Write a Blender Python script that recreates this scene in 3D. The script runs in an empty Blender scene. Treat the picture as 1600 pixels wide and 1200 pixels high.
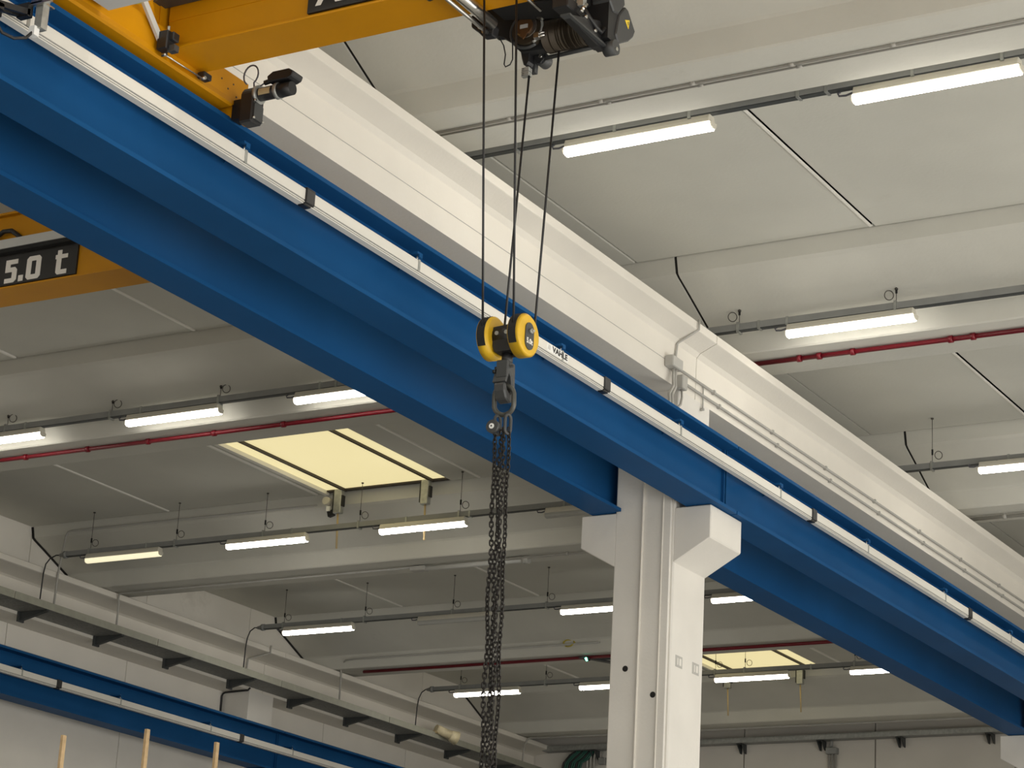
import bpy, bmesh, math, random
from mathutils import Vector, Matrix

random.seed(4)
S = bpy.context.scene
COL = S.collection
H = 1.6                      # eye height above the floor; all heights below are written from eye level

# ------------------------------------------------------------------ camera
cd = bpy.data.cameras.new('camera')
cam = bpy.data.objects.new('camera', cd)
COL.objects.link(cam)
cd.sensor_fit = 'HORIZONTAL'
cd.sensor_width = 36.0
cd.lens = 36.0 * 3751.03 / 1600.0
cd.clip_end = 300
yaw, pitch, roll = math.radians(-31.01349), math.radians(18.11489), math.radians(3.17091)
fw = Vector((math.sin(yaw) * math.cos(pitch), math.cos(yaw) * math.cos(pitch), math.sin(pitch)))
r0 = Vector((math.cos(yaw), -math.sin(yaw), 0))
u0 = r0.cross(fw)
rr = r0 * math.cos(roll) + u0 * math.sin(roll)
uu = -r0 * math.sin(roll) + u0 * math.cos(roll)
cam.matrix_world = Matrix(((rr.x, uu.x, -fw.x, 0), (rr.y, uu.y, -fw.y, 0), (rr.z, uu.z, -fw.z, H), (0, 0, 0, 1)))
S.camera = cam

# ------------------------------------------------------------------ world, daylight, exposure
W = bpy.data.worlds.new('world')
S.world = W
W.use_nodes = True
W.node_tree.nodes['Background'].inputs[0].default_value = (0.75, 0.85, 1.0, 1)
W.node_tree.nodes['Background'].inputs[1].default_value = 0.3
S.view_settings.view_transform = 'Standard'
S.view_settings.look = 'None'
S.view_settings.gamma = 1.0
S.view_settings.use_curve_mapping = False
S.view_settings.exposure = 0.0
S.cycles.max_bounces = 7
S.cycles.diffuse_bounces = 5
S.cycles.sample_clamp_indirect = 6.0
S.cycles.use_denoising = True

LAMP_E = 32.0      # tube lamp diffuser emission
DAY_W = 1780.0     # added area light standing in for daylight from an assumed window band
SKY_E = 0.76        # backlit skylight panes


def daylight(name, loc, rot, sx, sy, power, col):
    ld = bpy.data.lights.new(name, 'AREA')
    ld.shape = 'RECTANGLE'
    ld.size, ld.size_y = sx, sy
    ld.energy = power
    ld.color = col
    o = bpy.data.objects.new(name, ld)
    o.location = loc
    o.rotation_euler = rot
    COL.objects.link(o)
    return o


# area lights added as daylight from an assumed, unseen window band and gate
daylight('window_daylight', (3.3, 9.5, H + 0.9), (0, math.radians(90), 0), 4.6, 33.0, DAY_W, (1.0, 0.965, 0.90))
daylight('gate_daylight', (-3.0, -7.6, H + 1.2), (math.radians(90), 0, 0), 7.0, 4.6, DAY_W * 0.14, (1.0, 0.97, 0.93))

# ------------------------------------------------------------------ materials
MATS = {}


def mat(name, col, rough=0.6, metal=0.0, noise=0.0, nscale=3.0, bump=0.0, bscale=40.0, spec=0.5, coat=0.0, emit=None, estr=0.0,
        stain=0.0, stain_col=(0.2, 0.18, 0.15), sscale=1.2):
    m = bpy.data.materials.new(name)
    m.use_nodes = True
    nt = m.node_tree
    b = nt.nodes['Principled BSDF']
    b.inputs['Base Color'].default_value = (*col, 1)
    b.inputs['Roughness'].default_value = rough
    b.inputs['Metallic'].default_value = metal
    b.inputs['Specular IOR Level'].default_value = spec
    b.inputs['Coat Weight'].default_value = coat
    geo = None
    if noise or bump or stain:
        geo = nt.nodes.new('ShaderNodeNewGeometry')
    src = None
    if noise:
        n = nt.nodes.new('ShaderNodeTexNoise')
        n.inputs['Scale'].default_value = nscale
        n.inputs['Detail'].default_value = 5
        nt.links.new(geo.outputs['Position'], n.inputs['Vector'])
        r = nt.nodes.new('ShaderNodeMapRange')
        r.inputs[1].default_value = 0.3
        r.inputs[2].default_value = 0.7
        r.inputs[3].default_value = 1 - noise
        r.inputs[4].default_value = 1 + noise * 0.5
        nt.links.new(n.outputs[0], r.inputs[0])
        mx = nt.nodes.new('ShaderNodeMix')
        mx.data_type = 'RGBA'
        mx.blend_type = 'MULTIPLY'
        mx.inputs[0].default_value = 1
        mx.inputs[6].default_value = (*col, 1)
        nt.links.new(r.outputs[0], mx.inputs[7])
        src = mx.outputs[2]
        nt.links.new(src, b.inputs['Base Color'])
    if stain:
        n = nt.nodes.new('ShaderNodeTexNoise')
        n.inputs['Scale'].default_value = sscale
        n.inputs['Detail'].default_value = 8
        n.inputs['Roughness'].default_value = 0.7
        nt.links.new(geo.outputs['Position'], n.inputs['Vector'])
        r = nt.nodes.new('ShaderNodeMapRange')
        r.inputs[1].default_value = 0.66
        r.inputs[2].default_value = 0.74
        r.inputs[3].default_value = 0.0
        r.inputs[4].default_value = stain
        nt.links.new(n.outputs[0], r.inputs[0])
        mx = nt.nodes.new('ShaderNodeMix')
        mx.data_type = 'RGBA'
        nt.links.new(r.outputs[0], mx.inputs[0])
        if src:
            nt.links.new(src, mx.inputs[6])
        else:
            mx.inputs[6].default_value = (*col, 1)
        mx.inputs[7].default_value = (*stain_col, 1)
        nt.links.new(mx.outputs[2], b.inputs['Base Color'])
    if bump:
        n = nt.nodes.new('ShaderNodeTexNoise')
        n.inputs['Scale'].default_value = bscale
        n.inputs['Detail'].default_value = 3
        nt.links.new(geo.outputs['Position'], n.inputs['Vector'])
        bp = nt.nodes.new('ShaderNodeBump')
        bp.inputs['Strength'].default_value = bump
        bp.inputs['Distance'].default_value = 0.01
        nt.links.new(n.outputs[0], bp.inputs['Height'])
        nt.links.new(bp.outputs[0], b.inputs['Normal'])
    if emit:
        b.inputs['Emission Color'].default_value = (*emit, 1)
        b.inputs['Emission Strength'].default_value = estr
    MATS[name] = m
    return m


mat('floor_dark', (0.06, 0.06, 0.058), 0.6, noise=0.15, nscale=1.5)  # unseen left-bay floor, darkened to cut bounce light onto the ceiling
mat('floor', (0.60, 0.59, 0.56), 0.5, noise=0.15, nscale=1.5)  # unseen right-bay floor, kept pale to bounce light onto the ceiling
mat('ceil', (0.595, 0.587, 0.53), 0.9, noise=0.05, nscale=1.1, bump=0.15, bscale=30, stain=0.25, stain_col=(0.4, 0.38, 0.33), sscale=0.9, spec=0.2)
mat('rib', (0.61, 0.60, 0.543), 0.9, noise=0.06, nscale=1.3, bump=0.2, bscale=25, stain=0.3, stain_col=(0.4, 0.38, 0.33), sscale=1.1, spec=0.2)
mat('white', (0.77, 0.735, 0.665), 0.75, noise=0.04, nscale=1.5, bump=0.15, bscale=30, stain=0.12, stain_col=(0.55, 0.5, 0.42), sscale=2.5, spec=0.25)
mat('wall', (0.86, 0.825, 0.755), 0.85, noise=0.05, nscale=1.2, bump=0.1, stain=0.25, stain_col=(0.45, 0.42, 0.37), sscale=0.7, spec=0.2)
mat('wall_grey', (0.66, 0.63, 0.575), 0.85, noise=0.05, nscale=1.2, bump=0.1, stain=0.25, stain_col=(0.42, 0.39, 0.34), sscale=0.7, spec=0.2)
mat('column', (0.74, 0.715, 0.665), 0.7, noise=0.05, nscale=2.0, bump=0.1, stain=0.2, stain_col=(0.5, 0.46, 0.4), sscale=2.0, spec=0.25)
mat('blue', (0.012, 0.078, 0.215), 0.36, noise=0.10, nscale=1.2, spec=0.015, stain=0.06, stain_col=(0.2, 0.25, 0.35), sscale=14)
mat('yellow', (0.54, 0.235, 0.0015), 0.45, noise=0.06, nscale=3, spec=0.25)
mat('rail_cover', (0.72, 0.70, 0.64), 0.45)
mat('groove', (0.22, 0.22, 0.22), 0.5)
mat('black', (0.012, 0.012, 0.013), 0.45)
mat('matblack', (0.008, 0.008, 0.008), 0.8)
mat('darkgrey', (0.045, 0.047, 0.048), 0.45)
mat('steel', (0.62, 0.61, 0.58), 0.28, metal=1.0)
mat('galv', (0.42, 0.43, 0.41), 0.45, metal=0.6, noise=0.2, nscale=20)
mat('trunk', (0.27, 0.275, 0.265), 0.5, noise=0.1, nscale=6)
mat('pipe', (0.40, 0.39, 0.36), 0.5)
mat('red', (0.17, 0.004, 0.012), 0.4)
mat('joint', (0.82, 0.80, 0.74), 0.7)
mat('gap', (0.015, 0.014, 0.013), 0.9)
mat('lamp_body', (0.62, 0.59, 0.50), 0.5)
mat('lamp_on', (0.9, 0.9, 0.88), 0.4, emit=(1.0, 0.95, 0.85), estr=LAMP_E)
mat('lamp_side', (0.9, 0.9, 0.88), 0.4, emit=(1.0, 0.95, 0.85), estr=LAMP_E * 0.3)
mat('lamp_dim', (0.9, 0.88, 0.7), 0.4, emit=(1.0, 0.9, 0.6), estr=0.85)
mat('lamp_off', (0.45, 0.45, 0.42), 0.25)
mat('glass', (0.55, 0.55, 0.52), 0.1)
mat('skylight', (0.5, 0.46, 0.33), 0.6, emit=(1.0, 0.86, 0.45), estr=SKY_E, noise=0.03, nscale=8)
mat('frame_dark', (0.05, 0.04, 0.03), 0.6)
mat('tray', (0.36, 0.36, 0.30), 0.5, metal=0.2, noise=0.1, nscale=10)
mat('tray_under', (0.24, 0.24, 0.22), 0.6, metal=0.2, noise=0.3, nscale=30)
mat('bracket', (0.05, 0.055, 0.055), 0.5)
mat('wood', (0.62, 0.44, 0.24), 0.7, noise=0.2, nscale=18)
mat('cabinet', (0.52, 0.52, 0.50), 0.5)
mat('cable', (0.015, 0.015, 0.016), 0.5)
mat('cable_grey', (0.10, 0.10, 0.12), 0.5)
mat('cable_green', (0.02, 0.10, 0.07), 0.5)
mat('cable_yellow', (0.45, 0.36, 0.05), 0.5)
mat('sign_black', (0.012, 0.011, 0.010), 0.5)
mat('sign_white', (0.80, 0.76, 0.70), 0.6)
mat('label_white', (0.82, 0.82, 0.80), 0.5)
mat('label_grey', (0.45, 0.44, 0.41), 0.6)
mat('sheave', (0.66, 0.40, 0.015), 0.45, noise=0.1, nscale=15, stain=0.8, stain_col=(0.16, 0.08, 0.02), sscale=11)
mat('warning', (0.85, 0.62, 0.03), 0.4)
mat('drum', (0.05, 0.038, 0.025), 0.45, metal=0.5)
mat('copper', (0.17, 0.085, 0.035), 0.4, metal=0.6)
mat('chain', (0.028, 0.025, 0.023), 0.38, metal=0.75)
mat('link_grey', (0.085, 0.085, 0.075), 0.4, metal=0.4)
mat('horn', (0.66, 0.58, 0.38), 0.5, noise=0.15, nscale=25)
mat('brass', (0.42, 0.33, 0.18), 0.5)
mat('led', (0.1, 0.9, 0.5), 0.3, emit=(0.25, 1.0, 0.65), estr=4.0)
mat('rod', (0.50, 0.38, 0.20), 0.6)
mat('wire', (0.10, 0.09, 0.08), 0.5, metal=0.5)


# ------------------------------------------------------------------ mesh helpers
class MB:
    """collects solid shapes (heights from eye level) and links them as one mesh object"""

    def __init__(self):
        self.v, self.f, self.smooth = [], [], []

    def add(self, vs, fs, smooth=False):
        n = len(self.v)
        self.v += [tuple(p) for p in vs]
        self.f += [[i + n for i in q] for q in fs]
        self.smooth += [smooth] * len(fs)
        return self

    def box(self, x0, x1, y0, y1, z0, z1):
        vs = [(x, y, z) for z in (z0, z1) for y in (y0, y1) for x in (x0, x1)]
        return self.add(vs, [(0, 2, 3, 1), (4, 5, 7, 6), (0, 1, 5, 4), (1, 3, 7, 5), (3, 2, 6, 7), (2, 0, 4, 6)])

    def prism(self, poly, axis, a, b):
        """poly: points in the plane across the axis -> x:(y,z) y:(x,z) z:(x,y)"""
        n = len(poly)

        def P(p, t):
            return {'x': (t, p[0], p[1]), 'y': (p[0], t, p[1]), 'z': (p[0], p[1], t)}[axis]
        vs = [P(p, a) for p in poly] + [P(p, b) for p in poly]
        fs = [list(range(n))[::-1], list(range(n, 2 * n))]
        fs += [(i, (i + 1) % n, (i + 1) % n + n, i + n) for i in range(n)]
        return self.add(vs, fs)

    def cyl(self, p0, p1, r, n=14, r1=None, smooth=True):
        p0, p1 = Vector(p0), Vector(p1)
        r1 = r if r1 is None else r1
        d = (p1 - p0).normalized()
        a = d.orthogonal().normalized()
        b = d.cross(a)
        vs = []
        for p, q in ((p0, r), (p1, r1)):
            for i in range(n):
                t = 2 * math.pi * i / n
                vs.append(p + (a * math.cos(t) + b * math.sin(t)) * q)
        self.add(vs, [(i, (i + 1) % n, (i + 1) % n + n, i + n) for i in range(n)], smooth)
        self.add(vs, [list(range(n))[::-1], list(range(n, 2 * n))])
        return self

    def tube(self, pts, r, n=8, closed=False):
        pts = [Vector(p) for p in pts]
        m = len(pts)
        vs, prev = [], None
        for i, p in enumerate(pts):
            if closed:
                d = (pts[(i + 1) % m] - pts[i - 1]).normalized()
            else:
                d = (pts[min(i + 1, m - 1)] - pts[max(i - 1, 0)]).normalized()
            if prev is None:
                a = d.orthogonal().normalized()
            else:
                a = (prev - d * prev.dot(d)).normalized()
            prev = a
            b = d.cross(a)
            for j in range(n):
                t = 2 * math.pi * j / n
                vs.append(p + (a * math.cos(t) + b * math.sin(t)) * r)
        fs = []
        for i in range(m if closed else m - 1):
            k = (i + 1) % m
            for j in range(n):
                fs.append((i * n + j, i * n + (j + 1) % n, k * n + (j + 1) % n, k * n + j))
        self.add(vs, fs, True)
        if not closed:
            self.add(vs, [list(range(n))[::-1], list(range((m - 1) * n, m * n))])
        return self

    def build(self, name, m, parent=None, origin=None, bevel=0.0):
        me = bpy.data.meshes.new(name)
        vs = [Vector((p[0], p[1], p[2] + H)) for p in self.v]
        if origin is None:
            if parent is not None:
                origin = wloc(parent)
            else:
                lo = [min(p[i] for p in vs) for i in range(3)]
                hi = [max(p[i] for p in vs) for i in range(3)]
                origin = Vector(((lo[0] + hi[0]) / 2, (lo[1] + hi[1]) / 2, lo[2]))
        me.from_pydata([p - origin for p in vs], [], self.f)
        me.polygons.foreach_set('use_smooth', self.smooth)
        bm = bmesh.new()
        bm.from_mesh(me)
        bmesh.ops.remove_doubles(bm, verts=bm.verts, dist=1e-5)
        if bevel:
            es = [e for e in bm.edges if len(e.link_faces) == 2 and e.calc_face_angle(0) > 0.6]
            bmesh.ops.bevel(bm, geom=es, offset=bevel, segments=1, affect='EDGES')
        bmesh.ops.recalc_face_normals(bm, faces=bm.faces)
        bm.to_mesh(me)
        bm.free()
        me.materials.append(MATS[m])
        o = bpy.data.objects.new(name, me)
        COL.objects.link(o)
        if parent is not None:
            o.parent = parent
            o.location = origin - wloc(parent)
        else:
            o.location = origin
        return o


def wloc(o):
    v = Vector(o.location)
    while o.parent:
        o = o.parent
        v += Vector(o.location)
    return v


def tag(o, label, cat, group=None):
    o['label'] = label
    o['category'] = cat
    if group:
        o['group'] = group
    return o


def thing(name, label, cat, loc, group=None):
    o = bpy.data.objects.new(name, None)
    o.location = (loc[0], loc[1], loc[2] + H)
    o.empty_display_size = 0.2
    COL.objects.link(o)
    return tag(o, label, cat, group)


def structure(o):
    o['kind'] = 'structure'
    return o


def struct_empty(name, loc):
    o = bpy.data.objects.new(name, None)
    o.location = (loc[0], loc[1], loc[2] + H)
    COL.objects.link(o)
    return structure(o)


def copy_tree(o, parent=None):
    c = o.copy()
    COL.objects.link(c)
    c.parent = parent
    for ch in list(o.children):
        copy_tree(ch, c)
    return c


def share(o, dx, dy, dz):
    """a copy of one part beside its siblings"""
    c = o.copy()
    COL.objects.link(c)
    c.parent = o.parent
    c.location = Vector(o.location) + Vector((dx, dy, dz))
    return c


def text_mesh(name, s, size, m, parent, pos, ux, uy, extrude=0.002, bold=0.0, align='CENTER', sx=1.0):
    """flat lettering: baseline direction ux, up direction uy"""
    cu = bpy.data.curves.new(name, 'FONT')
    cu.body = s
    cu.size = size
    cu.extrude = extrude
    cu.offset = bold
    cu.align_x = align
    cu.align_y = 'CENTER'
    cu.resolution_u = 3
    tmp = bpy.data.objects.new(name + '_tmp', cu)
    COL.objects.link(tmp)
    dg = bpy.context.evaluated_depsgraph_get()
    me = bpy.data.meshes.new_from_object(tmp.evaluated_get(dg))
    bpy.data.objects.remove(tmp)
    ux, uy = Vector(ux).normalized(), Vector(uy).normalized()
    uz = ux.cross(uy)
    for v in me.vertices:
        p = v.co
        v.co = ux * p.x * sx + uy * p.y + uz * p.z
    me.materials.clear()
    me.materials.append(MATS[m])
    me.name = name
    o = bpy.data.objects.new(name, me)
    COL.objects.link(o)
    o.parent = parent
    o.location = Vector((pos[0], pos[1], pos[2] + H)) - wloc(parent)
    return o


def arc(c, r, a0, a1, n, plane='xz'):
    out = []
    for i in range(n + 1):
        t = math.radians(a0 + (a1 - a0) * i / n)
        u, w = r * math.cos(t), r * math.sin(t)
        out.append({'xz': (c[0] + u, c[1], c[2] + w), 'yz': (c[0], c[1] + u, c[2] + w), 'xy': (c[0] + u, c[1] + w, c[2])}[plane])
    return out


# ================================================================== the shell
XR = 3.4          # right wall
XW = -22.2        # left wall
YE = 37.6         # end wall
YB = -8.0         # wall behind the viewer
ZC = 8.0          # underside of the roof panels

fl = struct_empty('floor', (-9, 14, -H))  # out of view; its two tones are chosen to steer bounce light
MB().box(-9.33, XR + 0.2, YB - 0.2, YE + 0.2, -H - 0.1, -H).build('floor_slab', 'floor', fl)
MB().box(XW - 0.2, -9.33, YB - 0.2, YE + 0.2, -H - 0.1, -H).build('floor_slab', 'floor_dark', fl)

# left wall: precast panels with open joints, above and below the wall beam
wl = struct_empty('wall_left', (XW, 14, -H))
jy = [YB, -4.0, -1.5, 1.0, 3.5, 6.0, 8.5, 11.0, 13.5, 16.0, 18.9, 21.45, 24.03, 26.6, 29.1, 31.63, 34.1, YE]
for a, b in zip(jy[:-1], jy[1:]):
    MB().box(XW - 0.2, XW, a + 0.008, b - 0.008, -H, 6.69).build('wall_panel', 'wall', wl)
for a, b in zip(jy[:-1], jy[1:]):
    MB().box(XW - 0.2, -21.95, a + 0.006, b - 0.006, 7.296, 8.25).build('wall_panel', 'wall', wl)
MB().box(XW - 0.3, XW - 0.2, YB, YE, -H, 8.3).build('wall_backing', 'gap', wl)

# end wall
we = struct_empty('wall_end', (-10, YE, -H))
xs = [XW, -19.95, -17.53, -15.12, -12.7, -10.3, -7.9, -5.5, -3.1, -0.7, 1.4, XR]
for a, b in zip(xs[:-1], xs[1:]):
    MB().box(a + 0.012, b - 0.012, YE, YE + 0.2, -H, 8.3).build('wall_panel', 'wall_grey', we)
MB().box(XW, XR, YE + 0.2, YE + 0.3, -H, 8.3).build('wall_backing', 'gap', we)

# unseen right and rear walls; window band and gate are assumed openings
wr = struct_empty('wall_right', (XR, 14, -H))
MB().box(XR, XR + 0.2, YB, YE, -H, -1.4).build('lower_wall', 'wall', wr)
MB().box(XR, XR + 0.2, YB, YE, 3.2, 8.3).build('upper_wall', 'wall', wr)
MB().box(XR, XR + 0.2, 26.0, YE, -1.4, 3.2).build('solid_wall', 'wall', wr)
wb = struct_empty('wall_front', (-9, YB, -H))
MB().box(XW, -6.5, YB - 0.2, YB, -H, 8.3).build('wall_section', 'wall', wb)
MB().box(0.5, XR, YB - 0.2, YB, -H, 8.3).build('wall_section', 'wall', wb)
MB().box(-6.5, 0.5, YB - 0.2, YB, 3.6, 8.3).build('lintel', 'wall', wb)

# ------------------------------------------------------------------ roof: winged ribs and flat panels
ceil = struct_empty('ceiling', (-9, 14, ZC))
RIB_Y = [-10.31, -4.59, 1.13, 6.85, 12.57, 18.29, 24.01, 29.73, 35.45]
PROF = [(0.0, 8.0), (0.04, 7.855), (0.08, 7.83), (0.30, 7.735), (0.60, 7.60), (0.79, 7.515), (0.81, 7.495), (0.865, 7.325), (0.88, 7.312), (1.10, 7.305),
        (1.15, 7.308), (1.67, 7.362), (1.69, 7.374), (1.78, 7.50), (2.56, 7.85), (2.60, 8.0), (2.60, 8.12), (0.0, 8.12)]
for y0 in RIB_Y:
    for xa, xb in ((-21.93, -9.345), (-9.315, XR)):
        poly = [(min(y0 + a, YE - 0.01), b) for a, b in PROF]
        mb = MB()
        mb.prism(poly, 'x', xa, xb)
        mb.build('roof_rib', 'rib', ceil)
    MB().prism([(min(y0 + a + 0.01 if a < 1 else y0 + a - 0.01, YE - 0.02), b + 0.012) for a, b in PROF[:-2]] , 'x', -9.345, -9.315).build('rib_joint', 'gap', ceil)
    MB().prism([(min(y0 + a + (-0.008 if a < 1.2 else 0.008), YE - 0.02), b - 0.009) for a, b in PROF[:-2]], 'x', -21.95, -21.915).build('rib_joint', 'gap', ceil)

# panels between the ribs (gap along each joint, white strip painted as the lit panel edge)
left_j = [-21.95, -19.55, -17.18, -14.78, -12.38, -9.72]


def panel(xa, xb, ya, yb, dz=0.0):
    MB().box(xa + 0.012, xb - 0.012, ya, yb, ZC + dz, ZC + 0.14 + dz).build('roof_panel', 'ceil', ceil)


for k, y0 in enumerate(RIB_Y[:-1]):
    ya, yb = y0 + 2.60, RIB_Y[k + 1] + 0.012
    if yb < YB:
        continue
    ya, yb = ya + 0.0, yb - 0.04
    off = {4: -7.38, 5: -7.88, 6: -7.4}.get(k, -7.5)
    right_j = [-9.72, off, off + 2.4, off + 4.8, off + 7.2, off + 9.6, XR]
    joints = left_j[:-1] + right_j
    for a, b in zip(joints[:-1], joints[1:]):
        if b - a < 0.2:
            continue
        if k in (5, 7) and abs(a + 17.18) < 0.01:
            # the skylight sits in this panel
            panel(a, -17.03, ya, yb)
            panel(-15.22, b, ya, yb)
        else:
            panel(a, b, ya, yb, random.uniform(-0.006, 0.004))
    for x in joints[1:-1]:
        if x > -1.0:
            continue
        r = x > -9
        if abs(x + 9.72) < 0.01:
            continue
        MB().box(x - 0.032 if r else x - 0.022, x - 0.012 if r else x + 0.006, ya, yb - 0.03, ZC - 0.016, ZC + 0.02).build('joint_strip', 'joint', ceil)
    MB().box(-21.95, XR, ya, yb + 0.02, ZC + 0.15, ZC + 0.2).build('roof_backing', 'gap', ceil)

# ------------------------------------------------------------------ skylights
for n, (ya, yb) in enumerate(((18.29 + 2.60, 23.985), (29.73 + 2.60, 35.43)), 1):
    w = struct_empty('window_%d' % n, (-16.1, (ya + yb) / 2, ZC))
    w['label'] = ['glowing cream roof skylight nearest the viewer, left of the hanging chain',
                  'far small glowing roof skylight right of the white column'][n - 1]
    MB().box(-16.72, -15.46, ya, yb - 0.09, ZC + 0.02, ZC + 0.05).build('pane', 'skylight', w)
    MB().box(-17.0, -16.755, ya, yb - 0.09, ZC + 0.02, ZC + 0.05).build('pane', 'skylight', w)
    MB().box(-15.425, -15.22, ya, yb - 0.09, ZC + 0.02, ZC + 0.05).build('pane', 'skylight', w)
    for x in (-16.7375, -15.4425):
        MB().box(x - 0.0175, x + 0.0175, ya, yb - 0.05, ZC - 0.012, ZC + 0.06).build('glazing_bar', 'frame_dark', w)
    MB().box(-17.03, -15.22, yb - 0.09, yb - 0.02, ZC + 0.0, ZC + 0.12).build('sill', 'frame_dark', w)
    MB().box(-17.06, -17.0, ya, yb - 0.03, ZC - 0.03, ZC + 0.06).build('frame_strip', 'joint', w)
    # opening gear hanging at the edge
    for j, x in enumerate((-16.79, -15.50)):
        s = ('left' if j == 0 else 'right')
        g = thing('skylight_opener', '%s window opener with tan pull rod at the edge of the %s skylight' % (s, 'near' if n == 1 else 'far'), 'window opener',
                  (x, yb - 0.12, 7.68), 'skylight openers')
        MB().box(x - 0.055, x + 0.055, yb - 0.15, yb - 0.07, 7.69, 8.0).build('body', 'galv', g, bevel=0.008)
        MB().box(x + 0.056, x + 0.075, yb - 0.14, yb - 0.08, 7.78, 7.92).build('lever', 'black', g)
        MB().box(x - 0.075, x - 0.056, yb - 0.14, yb - 0.08, 7.72, 7.97).build('side_plate', 'black', g)
        MB().cyl((x, yb - 0.11, 7.70), (x + 0.02, yb - 0.11, 7.24), 0.013, 8).build('pull_rod', 'rod', g)
    if n == 1:
        g = thing('sounder', 'small round grey sounder with white lamp beside the near skylight', 'sounder', (-16.95, 23.9, 7.72))
        MB().cyl((-16.97, 23.93, 7.87), (-16.97, 23.84, 7.87), 0.05, 16).build('disc', 'lamp_body', g)
        MB().box(-16.95, -16.90, 23.84, 23.9, 7.73, 7.79).build('lamp', 'label_white', g)
        MB().prism([(-16.95, 7.73), (-16.84, 7.76), (-16.86, 7.68), (-16.93, 7.66)], 'y', 23.86, 23.92).build('bracket', 'black', g)

# ================================================================== concrete beams
PC = [(-9.04, 6.572), (-9.035, 6.96), (-9.0, 7.0), (-8.845, 7.07), (-8.84, 7.075), (-8.84, 7.148), (-8.86, 7.155), (-9.13, 7.155), (-9.13, 7.285),
      (-9.53, 7.285), (-9.53, 7.155), (-9.80, 7.155), (-9.82, 7.148), (-9.82, 7.075), (-9.62, 6.96), (-9.62, 6.572)]
SPANS = [(-4.0, 6.85 + 0.31), (7.17, 18.19), (18.2, 29.22), (29.23, YE)]
lab = ['', 'white concrete roof beam behind the yellow crane, upper half of the picture', 'white concrete roof beam running off right beyond the pillar', '']
for (a, b), l in zip(SPANS, lab):
    if not l:
        continue
    t = thing('concrete_beam', l, 'beam', (-9.33, (a + b) / 2, 6.572), 'roof beams over the middle pillars')
    MB().prism(PC, 'y', a, b).build('body', 'white', t)
    MB().box(-9.0405, -9.0335, a, b, 6.757, 6.761).build('casting_line', 'label_grey', t)
tag(MB().prism(PC, 'y', 29.23, YE).build('concrete_beam', 'white'), 'white concrete roof beam of the furthest bay at the end wall', 'beam', 'roof beams over the middle pillars')
PD = [(-21.69, 6.68), (-21.69, 7.13), (-21.65, 7.15), (-21.325, 7.207), (-21.31, 7.215), (-21.31, 7.285), (-21.32, 7.295), (-22.2, 7.295), (-22.2, 6.68)]
for a, b, l in ((18.2, 29.22, 'white wall beam with cable tray, left part under the ceiling'), (29.23, YE - 0.02, 'white wall beam with cable tray, part nearest the end wall')):
    tag(MB().prism(PD, 'y', a, b).build('concrete_beam', 'white'), l, 'beam', 'roof beams along the left wall')

# ================================================================== columns
def column(x0, x1, y0, y1, ztop, label, left=True, right=True, detail=False):
    t = thing('concrete_column', label, 'column', ((x0 + x1) / 2, (y0 + y1) / 2, -H), 'concrete pillars')
    b = 0.012
    MB().prism([(x0 + b, y0), (x1 - b, y0), (x1, y0 + b), (x1, y1 - b), (x1 - b, y1), (x0 + b, y1), (x0, y1 - b), (x0, y0 + b)], 'z', -H, ztop).build('shaft', 'column', t)
    if right:
        MB().prism([(x1 - 0.01, 5.5), (x1 + 0.34, 5.5), (x1 + 0.34, 5.21), (x1, 5.015), (x1 - 0.01, 5.015)], 'y', y0 + 0.002, y1 - 0.002).build('corbel', 'column', t, bevel=0.008)
        MB().box(x1 + 0.03, x1 + 0.32, y0 + 0.02, y1 - 0.02, 5.4995, 5.505).build('bearing_pad', 'matblack', t)
    if left:
        MB().prism([(x0 + 0.01, 5.5), (x0 - 0.338, 5.5), (x0 - 0.338, 5.21), (x0, 5.02), (x0 + 0.01, 5.02)], 'y', y0 + 0.002, y1 - 0.002).build('corbel', 'column', t, bevel=0.008)
    if detail:
        zb = 5.98
        MB().box(-9.344, -9.150, y0 - 0.014, y0, -H, zb).build('cover_board', 'column', t, bevel=0.006)
        MB().box(-9.146, -9.064, y0 - 0.026, y0, -H, zb).build('cover_board', 'column', t, bevel=0.006)
        for x in (-9.337, -9.141):
            MB().box(x - 0.006, x + 0.006, y0 - 0.034, y0 - 0.01, -H, zb).build('edge_bead', 'white', t, bevel=0.003)
        for x, z, yy in ((-9.467, 4.113, y0), (-9.188, 3.873, y0 - 0.014)):
            MB().cyl((x, yy + 0.02, z), (x, yy - 0.003, z), 0.026, 18).build('drill_hole', 'gap', t)
        for ya, za, in ((18.035, 4.18), (18.36, 4.183)):
            l = MB().box(x1, x1 + 0.002, ya - 0.065, ya + 0.065, za - 0.05, za + 0.05).build('stencil_mark', 'label_grey', t)
            MB().box(x1 + 0.002, x1 + 0.003, ya - 0.03, ya + 0.045, za - 0.03, za + 0.03).build('stencil_centre', 'column', l)
            MB().box(x1 + 0.003, x1 + 0.004, ya - 0.012, ya + 0.004, za - 0.03, za + 0.03).build('stencil_bar', 'label_grey', l)
    return t


column(-9.62, -9.038, 17.88, 18.50, 6.572, 'white concrete pillar with two side corbels in the middle of the picture', detail=True)
column(-9.62, -9.038, 28.91, 29.53, 6.572, 'far white pillar whose corbel shows in the lower right corner')
column(-22.2, -21.69, 28.91, 29.53, 6.68, 'pale wall pillar behind the blue girder at lower left', left=False, right=False)
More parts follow.
